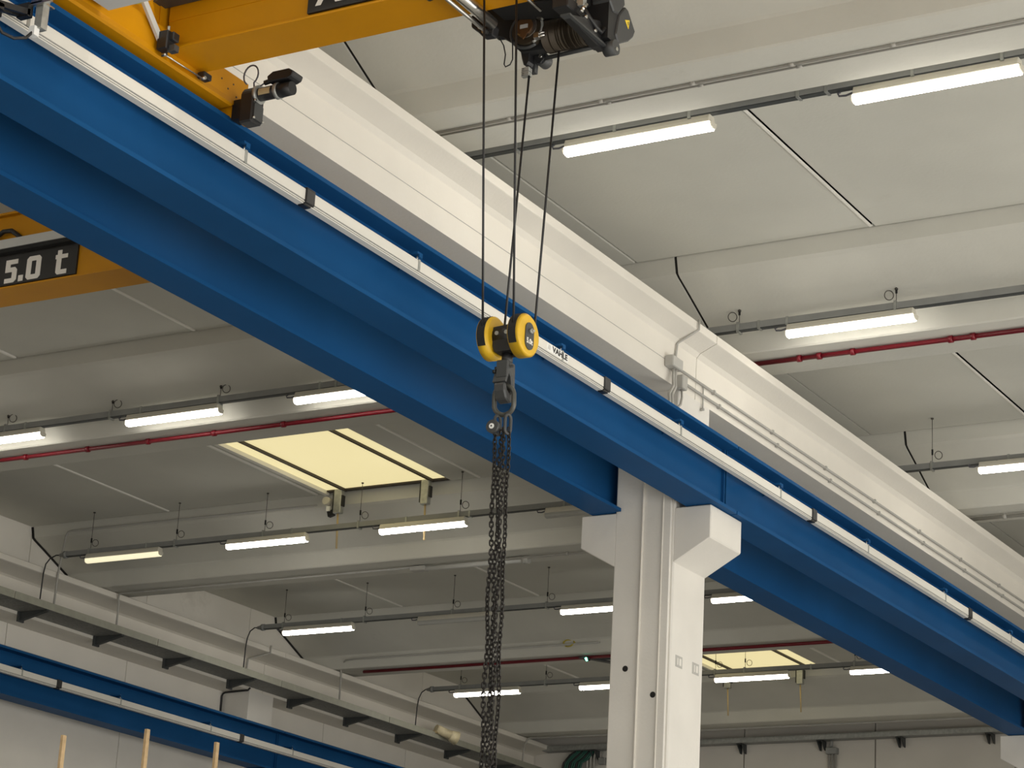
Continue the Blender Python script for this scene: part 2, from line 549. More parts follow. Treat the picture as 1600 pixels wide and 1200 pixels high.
# small corbel under the wall girder
t = tag(MB().prism([(-21.70, 5.49), (-21.30, 5.49), (-21.30, 5.2), (-21.69, 5.0)], 'y', 28.95, 29.5).build('wall_corbel', 'column'),
        'concrete corbel on the wall pillar under the blue girder', 'corbel')
MB().tube([(-22.18, 28.88, 6.2), (-22.18, 28.88, 6.60), (-22.16, 28.88, 6.645), (-22.12, 28.88, 6.66), (-21.66, 28.88, 6.668), (-21.64, 28.88, 6.70)], 0.016, 8)
cb = MB().tube([(-22.18, 28.87, 5.9), (-22.18, 28.87, 6.60), (-22.16, 28.87, 6.640), (-22.12, 28.87, 6.655), (-21.70, 28.87, 6.668), (-21.66, 28.87, 6.70)], 0.015, 8).build('wall_cable', 'cable')
tag(cb, 'black cable bent around the top of the wall pillar', 'cable')


# ================================================================== blue crane runway girders
def girder(xc, y0, y1, label, stiff=(), notch=(), hw=0.153):
    t = thing('runway_girder', label, 'girder', (xc, (y0 + y1) / 2, 5.505), 'blue crane runway girders')

    def flange(za, zb):
        pts = [(xc - hw, y0), (xc + hw, y0)]
        for (na, nb, nx) in notch:
            pts += [(xc + hw, na), (nx, na), (nx, nb), (xc + hw, nb)] if na > y0 and nb < y1 else ([(nx, y0), (nx, nb), (xc + hw, nb)] if nb < y1 else [(xc + hw, na), (nx, na), (nx, y1)])
        if notch and notch[0][0] <= y0:
            pts.pop(1)
        if not (notch and notch[-1][1] >= y1):
            pts.append((xc + hw, y1))
        pts.append((xc - hw, y1))
        return MB().prism(pts, 'z', za, zb)
    flange(5.505, 5.535).build('bottom_flange', 'blue', t)
    MB().box(xc - 0.008, xc + 0.008, y0, y1, 5.53, 6.10).build('web', 'blue', t)
    flange(6.094, 6.124).build('top_flange', 'blue', t)
    MB().box(xc - 0.03, xc + 0.03, y0, y1, 6.124, 6.165).build('crane_rail', 'galv', t)
    for y in stiff:
        for s in (-1, 1):
            a, b = sorted((xc + s * 0.008, xc + s * 0.035))
            MB().box(a, b, y - 0.008, y + 0.008, 5.535, 6.094).build('end_plate', 'blue', t)
    return t


XB, XA, XE = -8.79, -9.71, -21.493
girder(XB, 7.17, 18.26, 'long blue runway girder with conductor rail, from upper left to the pillar', stiff=(7.19, 18.248))
girder(XB, 18.28, 29.2, 'blue runway girder with conductor rail, from the pillar to the right edge', stiff=(18.295, 29.19))
NX = -9.63
girder(XA, 7.17, 18.18, 'lower blue runway girder ending at the left side of the pillar', stiff=(7.19, 18.17), notch=((17.86, 19, NX),))
girder(XA, 18.2, 29.2, 'lower blue runway girder emerging behind the pillar toward lower right', stiff=(18.21, 29.19), notch=((10, 18.52, NX), (28.89, 40, NX)))
girder(XE, 18.4, 29.40, 'dark blue girder along the left wall, nearer part', stiff=(29.39,))
girder(XE, 29.42, YE - 0.05, 'dark blue girder along the left wall, far part beyond the wall pillar', stiff=(29.43,))


# conductor rails
def conductor(xf, y0, y1, dz, hangers, blocks, label, plate=None):
    t = thing('conductor_rail', label, 'conductor rail', (xf - 0.03, (y0 + y1) / 2, 5.845 + dz), 'white conductor rails on the girders')
    MB().prism([(xf - 0.058, 5.872 + dz), (xf, 5.872 + dz), (xf, 5.945 + dz), (xf - 0.004, 5.949 + dz), (xf - 0.058, 5.949 + dz)], 'y', y0, y1).build('housing', 'rail_cover', t)
    MB().box(xf - 0.056, xf - 0.006, y0, y1, 5.862 + dz, 5.872 + dz).build('slot', 'groove', t)
    MB().box(xf - 0.058, xf - 0.001, y0, y1, 5.855 + dz, 5.862 + dz).build('lip', 'rail_cover', t)
    MB().box(xf - 0.05, xf - 0.008, y0, y1, 5.849 + dz, 5.855 + dz).build('slot', 'groove', t)
    MB().box(xf - 0.056, xf - 0.003, y0, y1, 5.842 + dz, 5.849 + dz).build('lip', 'rail_cover', t)
    first = None
    for y in hangers:
        if first is None:
            y_0 = y
            arm = MB().prism([(xf - 0.183, 5.985 + dz), (xf + 0.012, 5.985 + dz), (xf + 0.012, 6.0 + dz), (xf - 0.183, 6.0 + dz)], 'y', y - 0.045, y + 0.02)
            arm.prism([(xf - 0.183, 5.90 + dz), (xf - 0.183, 5.985 + dz), (xf - 0.06, 5.985 + dz)], 'y', y + 0.012, y + 0.02)
            arm.box(xf + 0.004, xf + 0.012, y - 0.02, y + 0.02, 5.965 + dz, 5.985 + dz)
            first = [arm.build('hanger_arm', 'blue', t),
                     MB().cyl((xf - 0.02, y, 5.94 + dz), (xf - 0.02, y, 6.012 + dz), 0.006, 8).build('bolt', 'steel', t),
                     MB().box(xf - 0.0615, xf + 0.003, y - 0.013, y + 0.013, 5.866 + dz, 5.953 + dz).build('clip', 'galv', t)]
        else:
            for p in first:
                share(p, 0, y - y_0, 0)
    fb = None
    for y in blocks:
        if fb is None:
            yb0 = y
            m = MB().box(xf - 0.066, xf + 0.012, y - 0.05, y + 0.05, 5.852 + dz, 5.96 + dz)
            m.box(xf - 0.05, xf + 0.006, y - 0.06, y + 0.02, 5.832 + dz, 5.852 + dz)
            fb = m.build('joint_block', 'black', t, bevel=0.006)
        else:
            share(fb, 0, y - yb0, 0)
    if plate:
        y = plate
        p = MB().box(xf, xf + 0.002, y - 0.165, y + 0.165, 5.879 + dz, 5.943 + dz).build('maker_label', 'label_white', t)
        text_mesh('lettering', 'VAHLE', 0.062, 'sign_black', p, (xf + 0.003, y + 0.035, 5.911 + dz), (0, 1, 0), (0, 0, 1), 0.0008, 0.002, sx=1.25)
        m = MB()
        for k in range(4):
            m.prism([(y - 0.155 + k * 0.011, 5.893 + dz), (y - 0.151 + k * 0.011, 5.893 + dz), (y - 0.139 + k * 0.008, 5.93 + dz), (y - 0.142 + k * 0.008, 5.93 + dz)], 'x', xf + 0.002, xf + 0.003)
        m.build('emblem', 'label_grey', p)
    return t


conductor(-8.6, 7.2, 29.1, 0.0, [8.90, 10.94, 12.97, 15.03, 17.07, 19.10, 21.18, 23.31, 25.38, 27.44], [11.64, 15.75, 19.855, 24.05, 28.2],
          'white conductor rail running along the long upper blue girder', plate=14.95)
conductor(-21.305, 18.5, YE - 0.3, -0.077, [21.4, 23.45, 25.49, 27.55, 29.61, 31.66, 33.7], [20.1, 24.19, 28.30, 32.4],
          'white conductor rail on the dark blue girder at the left wall')

# ================================================================== trunking rows and lamps
ROWZ = 7.445


def lamp_proto():
    t = thing('batten_lamp', 'x', 'lamp', (0, 0, 7.30))
    L = 1.25
    MB().prism([(-0.053, 7.345), (0.053, 7.345), (0.05, 7.375), (0.038, 7.410), (-0.038, 7.410), (-0.05, 7.375)], 'x', 0.02, L - 0.02).build('housing', 'lamp_body', t, bevel=0.005)
    prof = [(-0.047, 7.345), (-0.048, 7.322), (-0.038, 7.300), (-0.018, 7.291), (0.018, 7.291), (0.038, 7.300), (0.048, 7.322), (0.047, 7.345)]
    MB().prism(prof, 'x', 0.018, L - 0.018).build('diffuser', 'lamp_on', t)
    df = [c for c in t.children if c.name.startswith('diffuser')][0].data
    df.materials.append(MATS['lamp_side'])
    for p in df.polygons:                      # the LED board faces down, so the sides of the diffuser glow less
        p.material_index = 0 if p.normal.z < -0.7 else 1
    for x in (0.0, L - 0.018):
        MB().prism([(a * 0.92, 7.350 + (b - 7.345) * 0.88) for a, b in prof], 'x', x, x + 0.018).build('end_cap', 'lamp_body', t, bevel=0.003)
    for x in (0.22, L - 0.24):
        MB().box(x - 0.012, x + 0.012, -0.04, 0.04, 7.398, 7.41).build('mounting_clip', 'galv', t)
    MB().tube([(0.02, 0, 7.385), (-0.05, 0, 7.37), (-0.10, 0, 7.375), (-0.11, 0, 7.395), (-0.09, 0, 7.405)], 0.008, 6).build('lead', 'cable_grey', t)
    return t


LP = lamp_proto()
used = [False]


def lamp(x, y, label, state='on'):
    if not used[0]:
        o = LP
        used[0] = True
    else:
        o = copy_tree(LP)
    o.location = (x, y, 7.30 + H)
    o['label'] = label
    o['group'] = 'tube lamps on the ceiling rows'
    for c in o.children:
        if c.name.startswith('diffuser') and state != 'on':
            c.data = DIFF[state]
    return o


DIFF = {}
for c in LP.children:
    if c.name.startswith('diffuser'):
        for st in ('dim', 'off'):
            me = c.data.copy()
            me.materials.clear()
            me.materials.append(MATS['lamp_' + st])
            for p in me.polygons:
                p.material_index = 0
            DIFF[st] = me

ROWS = {'r1': 14.47, 'r2': 18.84, 'r3': 23.55, 'l1': 18.88, 'l2': 23.64, 'l3': 28.17, 'l4': 33.0}
lamp(-8.35, ROWS['r1'], 'lit tube lamp nearest the hoist ropes on the closest ceiling row')
lamp(-6.02, ROWS['r1'], 'lit tube lamp in the upper right corner')
lamp(-8.46, ROWS['r2'], 'lit tube lamp on the second right-hand row, above the red pipe')
lamp(-8.32, ROWS['r3'], 'lit tube lamp cut by the right edge, third right-hand row')
for x, l, st in ((-18.50, 'lit tube lamp cut by the left edge', 'on'), (-16.10, 'lit tube lamp in the middle of the row above the red pipe, left half', 'on'),
                 (-13.92, 'lit tube lamp half hidden by the lower blue girder', 'on')):
    lamp(x, ROWS['l1'], l, st)
for x, l, st in ((-20.60, 'dim yellowish tube lamp at the wall end of the row before the near skylight', 'dim'), (-18.30, 'lit tube lamp just left of the near skylight openers', 'on'),
                 (-15.98, 'lit tube lamp under the right opener of the near skylight', 'on'), (-13.66, 'unlit tube lamp just below the lower blue girder, left of the pillar', 'off')):
    lamp(x, ROWS['l2'], l, st)
for x, l, st in ((-20.62, 'lit tube lamp at the wall end of the third left row, above the cable tray', 'on'), (-18.28, 'unlit grey tube lamp left of the hanging chain', 'off'),
                 (-15.95, 'lit tube lamp touching the left side of the pillar, upper one', 'on'), (-13.66, 'lit tube lamp just right of the pillar under the blue girder', 'on')):
    lamp(x, ROWS['l3'], l, st)
for x, l, st in ((-20.61, 'lit tube lamp crossed by the hanging chain', 'on'), (-18.28, 'lit tube lamp touching the left side of the pillar, lower one', 'on'),
                 (-15.91, 'lit tube lamp in front of the far skylight', 'on'), (-13.68, 'lit tube lamp right of the far skylight', 'on')):
    lamp(x, ROWS['l4'], l, st)
# lamps of the same rows outside the picture
for y in (14.47, 18.84, 23.55, 28.17, 33.0):
    for k in range(4):
        x = -6.02 + 2.33 * k + (0 if y != 14.47 else 2.33)
        if x < 2.2:
            lamp(x, y, 'lit tube lamp further right on the right-hand rows')
for y in (9.7, 5.0, 0.2, -4.5):
    for x in (-8.35, -6.02, -3.69, -1.36, 0.97):
        lamp(x, y, 'lit tube lamp on the rows above the viewer')
for y in (9.7, 5.0):
    for x in (-20.6, -18.28, -15.95, -13.66, -11.3):
        lamp(x, y, 'lit tube lamp on the near rows of the left bay')


def trunking(y, x0, x1, label, hang, anchor, loops=(), cone=False, zz=ROWZ, wires=True):
    t = thing('cable_trunking', label, 'cable trunking', ((x0 + x1) / 2, y, zz - 0.035), 'lamp trunking rows under the ceiling')
    MB().box(x0, x1, y - 0.032, y + 0.032, zz - 0.027, zz + 0.035).build('duct', 'trunk', t)
    MB().box(x0, x1, y - 0.026, y + 0.026, zz - 0.035, zz - 0.027).build('lid', 'bracket', t)
    if cone:
        MB().cyl((x0, y, zz), (x0 - 0.10, y, zz), 0.045, 12, 0.02).build('end_cone', 'trunk', t)
        MB().cyl((x0 - 0.02, y, zz), (x0 + 0.03, y, zz), 0.05, 12).build('collar', 'trunk', t)
    first = None
    for x in hang:
        if first is None:
            xf = x
            c = MB().box(x - 0.012, x + 0.012, y - 0.04, y + 0.04, zz - 0.05, zz - 0.036)
            for s in (-0.037, 0.037):
                c.box(x - 0.012, x + 0.012, y + s - 0.004, y + s + 0.004, zz - 0.05, zz + 0.05)
            c.box(x - 0.012, x + 0.012, y - 0.04, y + 0.04, zz + 0.036, zz + 0.05)
            xr = x + 0.07 * (1 if random.random() < 0.5 else -1)
            ring = [(xr + 0.035 * math.cos(i / 16 * 6.283), y + 0.02 * math.cos(i / 16 * 6.283), zz + 0.12 + 0.045 * math.sin(i / 16 * 6.283)) for i in range(16)]
            first = [c.build('clamp', 'galv', t),
                     MB().cyl((x, y, zz + 0.045), (x, y, anchor), 0.0035, 6).build('hanger_wire', 'wire', t),
                     MB().cyl((x, y, zz + 0.13), (x, y, zz + 0.19), 0.011, 8).build('wire_lock', 'matblack', t),
                     MB().tube(ring, 0.0045, 6, True).build('wire_loop', 'wire', t),
                     MB().cyl((x, y, anchor - 0.012), (x, y, anchor), 0.016, 10).build('anchor', 'wire', t)]
            if not wires:
                for q in first[1:]:
                    bpy.data.objects.remove(q)
                first = first[:1]
        else:
            for p in first:
                share(p, x - xf, 0, 0)
    # couplers and sagging wire bundles
    cp = None
    for x in loops:
        if cp is None:
            xc = x
            cp = MB().box(x - 0.012, x + 0.012, y - 0.038, y + 0.038, zz - 0.04, zz + 0.041).build('coupler', 'galv', t)
        else:
            share(cp, x - xc, 0, 0)
    return t


def flank_z(d):
    return 7.84 - (d - 0.05) * 0.4379


trunking(14.45, -9.25, 3.2, 'grey lamp trunking of the nearest row, upper right', [-8.75, -7.28, -4.9, -2.6], 7.50, loops=(-7.9, -6.42, -6.2, -5.55, -4.4), wires=False, zz=7.44)
for y in (9.7, 5.0, 0.2, -4.5):
    trunking(y, -9.25, 3.2, 'grey lamp trunking of the rows above the viewer', [], 7.9)
for y in (9.7, 5.0):
    trunking(y, -21.3, -9.6, 'grey lamp trunking of the near left rows', [], 7.9)
for y in (28.17, 33.0):
    trunking(y, -9.25, 3.2, 'grey lamp trunking of the far right rows', [], 7.9)
trunking(18.84, -9.25, 3.2, 'grey lamp trunking above the red pipe on the right', [-8.93, -7.40, -5.9, -4.4], flank_z(0.55), loops=(-8.72, -8.44, -6.2))
trunking(23.62, -9.25, 3.2, 'grey lamp trunking of the third row at the right edge', [-8.86, -7.3, -5.8], 7.99, loops=(-8.0,))
trunking(18.88, -21.3, -9.6, 'grey lamp trunking above the red pipe, left half', [-17.79, -16.32, -14.88, -13.4, -11.9, -10.4], flank_z(0.59), loops=(-17.5, -15.9, -13.6))
trunking(23.66, -20.98, -9.6, 'grey lamp trunking in front of the near skylight edge', [-20.56, -19.14, -17.74, -16.3, -14.85, -13.4, -11.9], 7.99, loops=(-19.6, -17.3, -15.6, -14.7), cone=True)
trunking(28.2, -21.02, -9.6, 'grey lamp trunking of the third left row, behind the chain', [-20.64, -19.21, -17.72, -16.19, -14.7, -13.2], 7.99, loops=(-19.6, -17.2), cone=True)
trunking(33.0, -21.05, -9.6, 'grey lamp trunking of the far row at the second skylight', [-20.5, -18.9, -15.9, -15.4, -13.6], 7.99, loops=(-17.4, -14.3), cone=True)


# feeds dropping over the wall beam to the tray
def drop(pts, label, m='pipe', r=0.013, cat='conduit'):
    r = 0.009 if cat == 'cable' else 0.0145
    return tag(MB().tube(pts, r, 8).build('feed_conduit', m), label, cat, 'feeds dropping to the wall tray')


XL = -21.285


def over(y):
    """follows the wall beam's edge down to the tray"""
    return [(XL, y, 7.36), (XL, y, 7.26), (XL - 0.02, y, 7.22), (XL - 0.03, y, 6.87)]


drop([(-21.08, 23.66, 7.445), (-21.14, 23.66, 7.45), (-21.22, 23.64, 7.41), (-21.27, 23.62, 7.33), (XL, 23.61, 7.2), (XL, 23.6, 6.75)], 'black cable curving from the second row trunking to the wall tray', 'cable', 0.012, 'cable')
drop([(-17.2, 23.985, 7.865), (-21.20, 23.985, 7.875), (-21.26, 23.98, 7.86), (XL, 23.97, 7.80), (XL, 23.9, 7.3), (XL, 23.88, 6.75)], 'pale conduit along the rib edge bending down to the wall tray, leftmost')
drop([(-16.5, 25.16, 7.28), (-21.22, 25.16, 7.28), (-21.26, 25.16, 7.27), (XL, 25.18, 7.22), (XL, 25.2, 7.15), (XL, 25.2, 6.75)], 'pale conduit in the second rib bending over the wall beam')
drop([(-21.12, 28.2, 7.445), (-21.17, 28.2, 7.45), (-21.24, 28.19, 7.40), (-21.275, 28.18, 7.30), (XL, 28.17, 7.15), (XL, 28.16, 6.75)], 'black cable curving from the third row trunking to the wall tray', 'cable', 0.012, 'cable')
drop([(XL, 28.8, 7.31), (XL, 28.8, 7.2), (-21.66, 28.75, 7.12), (-21.672, 28.73, 6.75)], 'pale conduit hugging the profile of the wall beam')
drop([(-16.6, 30.52, 7.44), (-20.95, 30.52, 7.44), (-21.1, 30.53, 7.43), (-21.22, 30.62, 7.40), (-21.28, 30.68, 7.32), (-21.3, 30.72, 7.2), (-21.3, 30.72, 6.83)], 'pale conduit under the third rib bending down to the wall tray')
drop([(-21.15, 33.0, 7.445), (-21.17, 33.0, 7.45), (-21.24, 32.99, 7.40), (-21.275, 32.97, 7.30), (XL, 32.95, 7.15), (XL, 32.93, 6.75)], 'black cable curving from the far row trunking to the wall tray', 'cable', 0.012, 'cable')
drop([(-12.0, 36.6, 7.276), (-21.20, 36.6, 7.276), (-21.26, 36.6, 7.27), (XL, 36.58, 7.22), (XL, 36.5, 7.1), (XL, 36.46, 6.75)], 'pale conduit in the last rib bending down near the end wall')


# pipes in the rib channels
def rib_pipe(name, y, z, x0, x1, r, m, label, cat, clips, sq=False):
    t = thing(name, label, cat, ((x0 + x1) / 2, y, z), 'pipes along the roof ribs')
    if sq:
        MB().box(x0, x1, y - r, y + r, z - r, z + r).build('duct', m, t)
    else:
        MB().cyl((x0, y, z), (x1, y, z), r, 12).build('tube', m, t)
    f = None
    for x in clips:
        if f is None:
            xf = x
            f = MB().cyl((x - 0.022, y, z), (x + 0.022, y, z), r * 1.45, 12)
            f.box(x - 0.014, x + 0.014, y - 0.012, y + 0.012, z, z + 0.06)
            f = f.build('coupling', m, t)
        else:
            share(f, x - xf, 0, 0)
    return t


rib_pipe('fire_pipe', 18.29 + 1.08, 7.276, -9.2, 3.3, 0.023, 'red', 'dark red pipe along the roof rib on the right', 'pipe', [-8.56, -8.36, -8.03, -7.09, -6.88, -5.9])
rib_pipe('fire_pipe', 18.29 + 1.08, 7.276, -21.8, -9.5, 0.023, 'red', 'dark red pipe along the roof rib, left half above the near skylight', 'pipe', [-18.82, -17.92, -17.03, -16.19, -15.3, -14.4])
rib_pipe('fire_pipe', 29.73 + 1.02, 7.278, -20.9, -9.5, 0.024, 'red', 'dark red pipe on the far rib before the second skylight', 'pipe', [-12.2])
rib_pipe('rib_conduit', 12.57 + 1.15, 7.296, -9.2, 3.3, 0.0095, 'pipe', 'thin pale conduit along the nearest rib, upper right', 'conduit', [-8.4, -7.64, -6.91, -6.16, -5.42])
rib_pipe('rib_conduit', 12.57 + 1.20, 7.297, -9.2, 3.3, 0.008, 'pipe', 'thinner of the two pale conduits along the nearest rib', 'conduit', [-7.60, -6.87, -6.12])
rib_pipe('rib_conduit', 24.01 + 1.2, 7.274, -9.2, 3.3, 0.02, 'pipe', 'pale conduit in the rib at the right edge', 'conduit', [-8.6, -7.9])
rib_pipe('rib_conduit', 24.01 + 1.15, 7.277, -15.1, -9.5, 0.016, 'pipe', 'pale conduit in the second rib between tube holder and pillar', 'conduit', [-14.2, -13.0])
rib_pipe('rib_conduit', 35.45 + 1.15, 7.276, -12.0, -9.5, 0.018, 'pipe', 'pale conduit in the last rib by the end wall', 'conduit', [-11.5])

# old clear tube fitting in the second rib
t = thing('tube_fitting', 'old unlit clear tube fitting in the rib behind the chain', 'lamp', (-15.6, 25.2, 7.21))
MB().box(-16.50, -16.27, 25.14, 25.26, 7.235, 7.296).build('holder', 'pipe', t, bevel=0.01)
MB().cyl((-16.28, 25.2, 7.262), (-14.84, 25.2, 7.262), 0.033, 14).build('tube', 'glass', t)
MB().cyl((-14.84, 25.2, 7.262), (-14.76, 25.2, 7.262), 0.052, 14).build('end_cap', 'lamp_off', t)

# emergency light with coil, on the far rib
t = thing('emergency_light', 'thin dark ceiling fitting with a green light beside the pillar', 'light', (-16.9, 30.8, 7.22))
MB().prism([(-17.02, 30.66), (-16.94, 30.63), (-16.62, 31.15), (-16.72, 31.2)], 'z', 7.255, 7.275).build('plate', 'darkgrey', t)
MB().prism([(-17.16, 30.83), (-17.12, 30.76), (-16.5, 30.98), (-16.54, 31.05)], 'z', 7.278, 7.295).build('arm', 'bracket', t)
MB().box(-16.94, -16.87, 30.68, 30.75, 7.225, 7.275).build('lamp_head', 'black', t)
MB().cyl((-16.90, 30.70, 7.224), (-16.90, 30.66, 7.25), 0.018, 10).build('green_light', 'led', t)
ring = [(-17.13 + 0.09 * math.cos(i / 14 * 6.283) + 0.01 * (i % 3), 30.53 + 0.02 * math.sin(i / 7 * 6.283), 7.46 + 0.05 * math.sin(i / 14 * 6.283)) for i in range(28)]
tag(MB().tube(ring[:27], 0.010, 6).build('cable_coil', 'cable_yellow'), 'small coil of yellow cable above the green light', 'cable')

# ================================================================== wall cable tray
t = thing('cable_tray', 'galvanised cable tray on brackets along the left wall beam', 'cable tray', (-21.5, 28, 6.74))
for a, b in ((18.4, 23.0), (23.02, 26.0), (26.02, 29.0), (29.02, 32.0), (32.02, 35.0), (35.02, YE - 0.5)):
    MB().box(-21.20, -21.19, a, b, 6.722, 6.82).build('side_panel', 'tray', t)
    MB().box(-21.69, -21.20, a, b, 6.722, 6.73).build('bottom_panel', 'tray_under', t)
f = None
for y in (19.02, 20.58, 22.14, 23.70, 25.27, 26.83, 28.37, 29.93, 31.49, 33.02, 34.57, 36.1):
    if f is None:
        y_0 = y
        m = MB().prism([(-21.688, 6.60), (-21.688, 6.72), (-21.21, 6.72), (-21.21, 6.705), (-21.40, 6.66), (-21.62, 6.61)], 'y', y - 0.03, y + 0.03)
        m.box(-21.69, -21.66, y - 0.06, y + 0.06, 6.585, 6.72)
        f = m.build('arm_bracket', 'bracket', t)
    else:
        share(f, 0, y - y_0, 0)

t = thing('alarm_horn', 'cream horn loudspeaker standing on the edge of the wall tray', 'horn', (-21.15, 33.6, 6.72))
MB().cyl((-21.20, 33.44, 6.885), (-21.08, 33.68, 6.81), 0.07, 18, 0.08).build('barrel', 'horn', t)
MB().cyl((-21.08, 33.68, 6.81), (-21.02, 33.80, 6.775), 0.08, 18, 0.12).build('bell', 'horn', t)
MB().cyl((-21.019, 33.802, 6.7744), (-21.014, 33.812, 6.771), 0.104, 18).build('mouth', 'trunk', t)
MB().box(-21.25, -21.16, 33.40, 33.52, 6.80, 6.84).build('foot', 'brass', t)

# end wall tray, brackets, box and cables
t = thing('wall_trunking', 'grey trunking on brackets across the end wall', 'cable trunking', (-15, YE - 0.15, 7.16))
MB().box(-21.4, -9.5, YE - 0.24, YE - 0.23, 7.18, 7.27).build('front_panel', 'galv', t)
MB().box(-21.4, -9.5, YE - 0.23, YE - 0.02, 7.18, 7.19).build('bottom_panel', 'trunk', t)
f = None
for x in (-20.4, -17.53, -16.05, -14.63, -13.08, -11.5):
    if f is None:
        xf = x
        m = MB().prism([(YE - 0.22, 7.175), (YE - 0.005, 7.175), (YE - 0.005, 7.02), (YE - 0.06, 7.02)], 'x', x - 0.05, x - 0.035)
        m.prism([(YE - 0.22, 7.175), (YE - 0.005, 7.175), (YE - 0.005, 7.02), (YE - 0.06, 7.02)], 'x', x + 0.035, x + 0.05)
        m.box(x - 0.05, x + 0.05, YE - 0.2, YE - 0.005, 7.165, 7.178)
        f = m.build('arm_bracket', 'bracket', t)
    else:
        share(f, x - xf, 0, 0)
t = thing('junction_box', 'grey junction box with three pipes on the end wall', 'junction box', (-15.87, YE - 0.06, 6.94))
MB().box(-15.97, -15.77, YE - 0.12, YE - 0.005, 6.95, 7.06).build('box', 'trunk', t, bevel=0.01)
for k, x in enumerate((-15.93, -15.87, -15.81)):
    MB().cyl((x, YE - 0.05, 6.95), (x, YE - 0.05, 2.0), 0.018, 8).build('pipe', 'pipe', t)
MB().cyl((-15.90, YE - 0.06, 7.06), (-15.86, YE - 0.1, 7.17), 0.03, 8).build('gland', 'trunk', t)
t = thing('cable_bundle', 'dark green cables hanging from the end wall trunking in the corner', 'cables', (-20.9, YE - 0.15, 6.2))
for k in range(9):
    x = -21.05 + 0.045 * k
    MB().tube([(x + 0.28, YE - 0.12, 7.17), (x + 0.16, YE - 0.13, 7.10 - 0.01 * k), (x + 0.05, YE - 0.14, 6.97), (x, YE - 0.15, 6.75), (x, YE - 0.15, 6.2)], 0.021, 6).build('cable', 'cable_green' if k % 3 else 'cable', t)
for k in range(3):
    x = -20.55 + 0.07 * k
    MB().tube([(x + 0.03, YE - 0.1, 7.17), (x, YE - 0.1, 7.05), (x, YE - 0.08, 6.2)], 0.022, 6).build('pipe', 'pipe', t)
t = thing('junction_box', 'small grey box beside the green cables on the end wall', 'junction box', (-20.25, YE - 0.06, 6.9))
MB().box(-20.33, -20.2, YE - 0.1, YE - 0.005, 6.93, 7.05).build('box', 'trunk', t, bevel=0.008)
MB().cyl((-20.27, YE - 0.05, 7.05), (-20.27, YE - 0.05, 7.17), 0.015, 8).build('pipe', 'pipe', t)

# ------------------------------------------------------------------ conduits and boxes on the middle beam
t = thing('junction_box', 'grey junction boxes with bent conduits on the white beam above the girder', 'junction box', (-9.0, 17.7, 6.5))
MB().box(-9.035, -8.95, 17.57, 17.77, 6.69, 6.79).build('box', 'pipe', t, bevel=0.008)
MB().box(-9.035, -8.965, 17.80, 17.90, 6.555, 6.68).build('box', 'pipe', t, bevel=0.008)
MB().tube([(-8.825, 17.8, 7.165), (-8.822, 17.8, 7.075), (-9.02, 17.78, 6.965), (-9.02, 17.745, 6.79)], 0.011, 8).build('riser', 'pipe', t)
for k, (ya, yb) in enumerate(((17.66, 17.42), (17.70, 17.47))):
    MB().tube([(-8.99, ya, 6.70), (-8.99, ya, 6.62), (-8.97, ya - 0.03, 6.52), (-8.9, yb, 6.38), (-8.85, yb - 0.06, 6.13)], 0.014, 8).build('bent_conduit', 'pipe', t)
MB().tube([(-9.0, 17.85, 6.56), (-8.99, 17.84, 6.48), (-8.95, 17.74, 6.38), (-8.88, 17.52, 6.27), (-8.85, 17.42, 6.13)], 0.011, 8).build('bent_conduit', 'pipe', t)
for z, y0_, l in ((6.742, 17.78, 'upper of two grey conduits along the white beam right of the pillar'), (6.645, 17.9, 'lower of two grey conduits along the white beam right of the pillar')):
    t = thing('beam_conduit', l, 'conduit', (-9.02, 26, z), 'conduits along the white beam')
    MB().cyl((-9.022, y0_, z), (-9.022, YE, z), 0.0125, 8).build('tube', 'pipe', t)
    f = None
    for k in range(15):
        y = y0_ + 0.75 + k * 1.28
        if f is None:
            yf = y
            f = MB().box(-9.042, -9.004, y - 0.014, y + 0.014, z - 0.02, z + 0.017).build('clip', 'pipe', t)
        else:
            share(f, 0, y - yf, 0)
tag(MB().cyl((-9.022, 18.32, 6.742), (-9.022, 18.32, 6.52), 0.007, 6).cyl((-9.03, 18.30, 6.51), (-9.0, 18.30, 6.51), 0.014, 8).build('bolt_rod', 'pipe'),
    'short vertical rod crossing the two conduits on the white beam', 'rod')

# ================================================================== overhead crane in the right-hand bay
t = thing('bridge_crane', 'yellow overhead crane riding on the upper blue girder, top left', 'crane', (-8.79, 10.26, 6.165))
g = MB()
g.box(-8.62, 2.9, 10.105, 10.415, 6.272, 6.455)
g.box(-8.62, 2.9, 10.10, 10.42, 6.455, 7.0)
g.build('bridge_girder', 'yellow', t)
MB().box(-8.60, 2.9, 10.088, 10.432, 6.258, 6.272).build('bottom_plate', 'yellow', t)
e = MB().box(-8.98, -8.602, 7.6, 10.90, 6.19, 6.385)
e.prism([(-8.602, 6.19), (-8.602, 6.225), (-8.585, 6.18), (-8.60, 6.168), (-8.98, 6.168), (-8.98, 6.19)], 'y', 7.6, 10.74)
ec = e.build('end_carriage', 'yellow', t)
MB().prism([(10.05, 6.38), (10.60, 6.38), (10.45, 6.60), (10.05, 6.7)], 'x', -8.95, -8.65).build('gusset', 'yellow', t)
MB().prism([(8.6, 6.38), (10.10, 6.38), (10.10, 6.9), (9.4, 6.75)], 'x', -8.95, -8.66).build('gusset', 'yellow', t)
MB().box(-8.75, -8.58, 10.78, 10.96, 6.12, 6.20).build('rail_guard', 'yellow', t, bevel=0.012)
MB().cyl((-8.87, 10.68, 6.235), (-8.70, 10.68, 6.235), 0.07, 18).build('wheel', 'darkgrey', t)
for yy, zz in ((10.63, 6.31), (10.75, 6.32), (10.70, 6.27), (10.79, 6.25)):
    MB().cyl((-8.603, yy, zz), (-8.599, yy, zz), 0.006, 8).build('rivet_hole', 'frame_dark', ec)
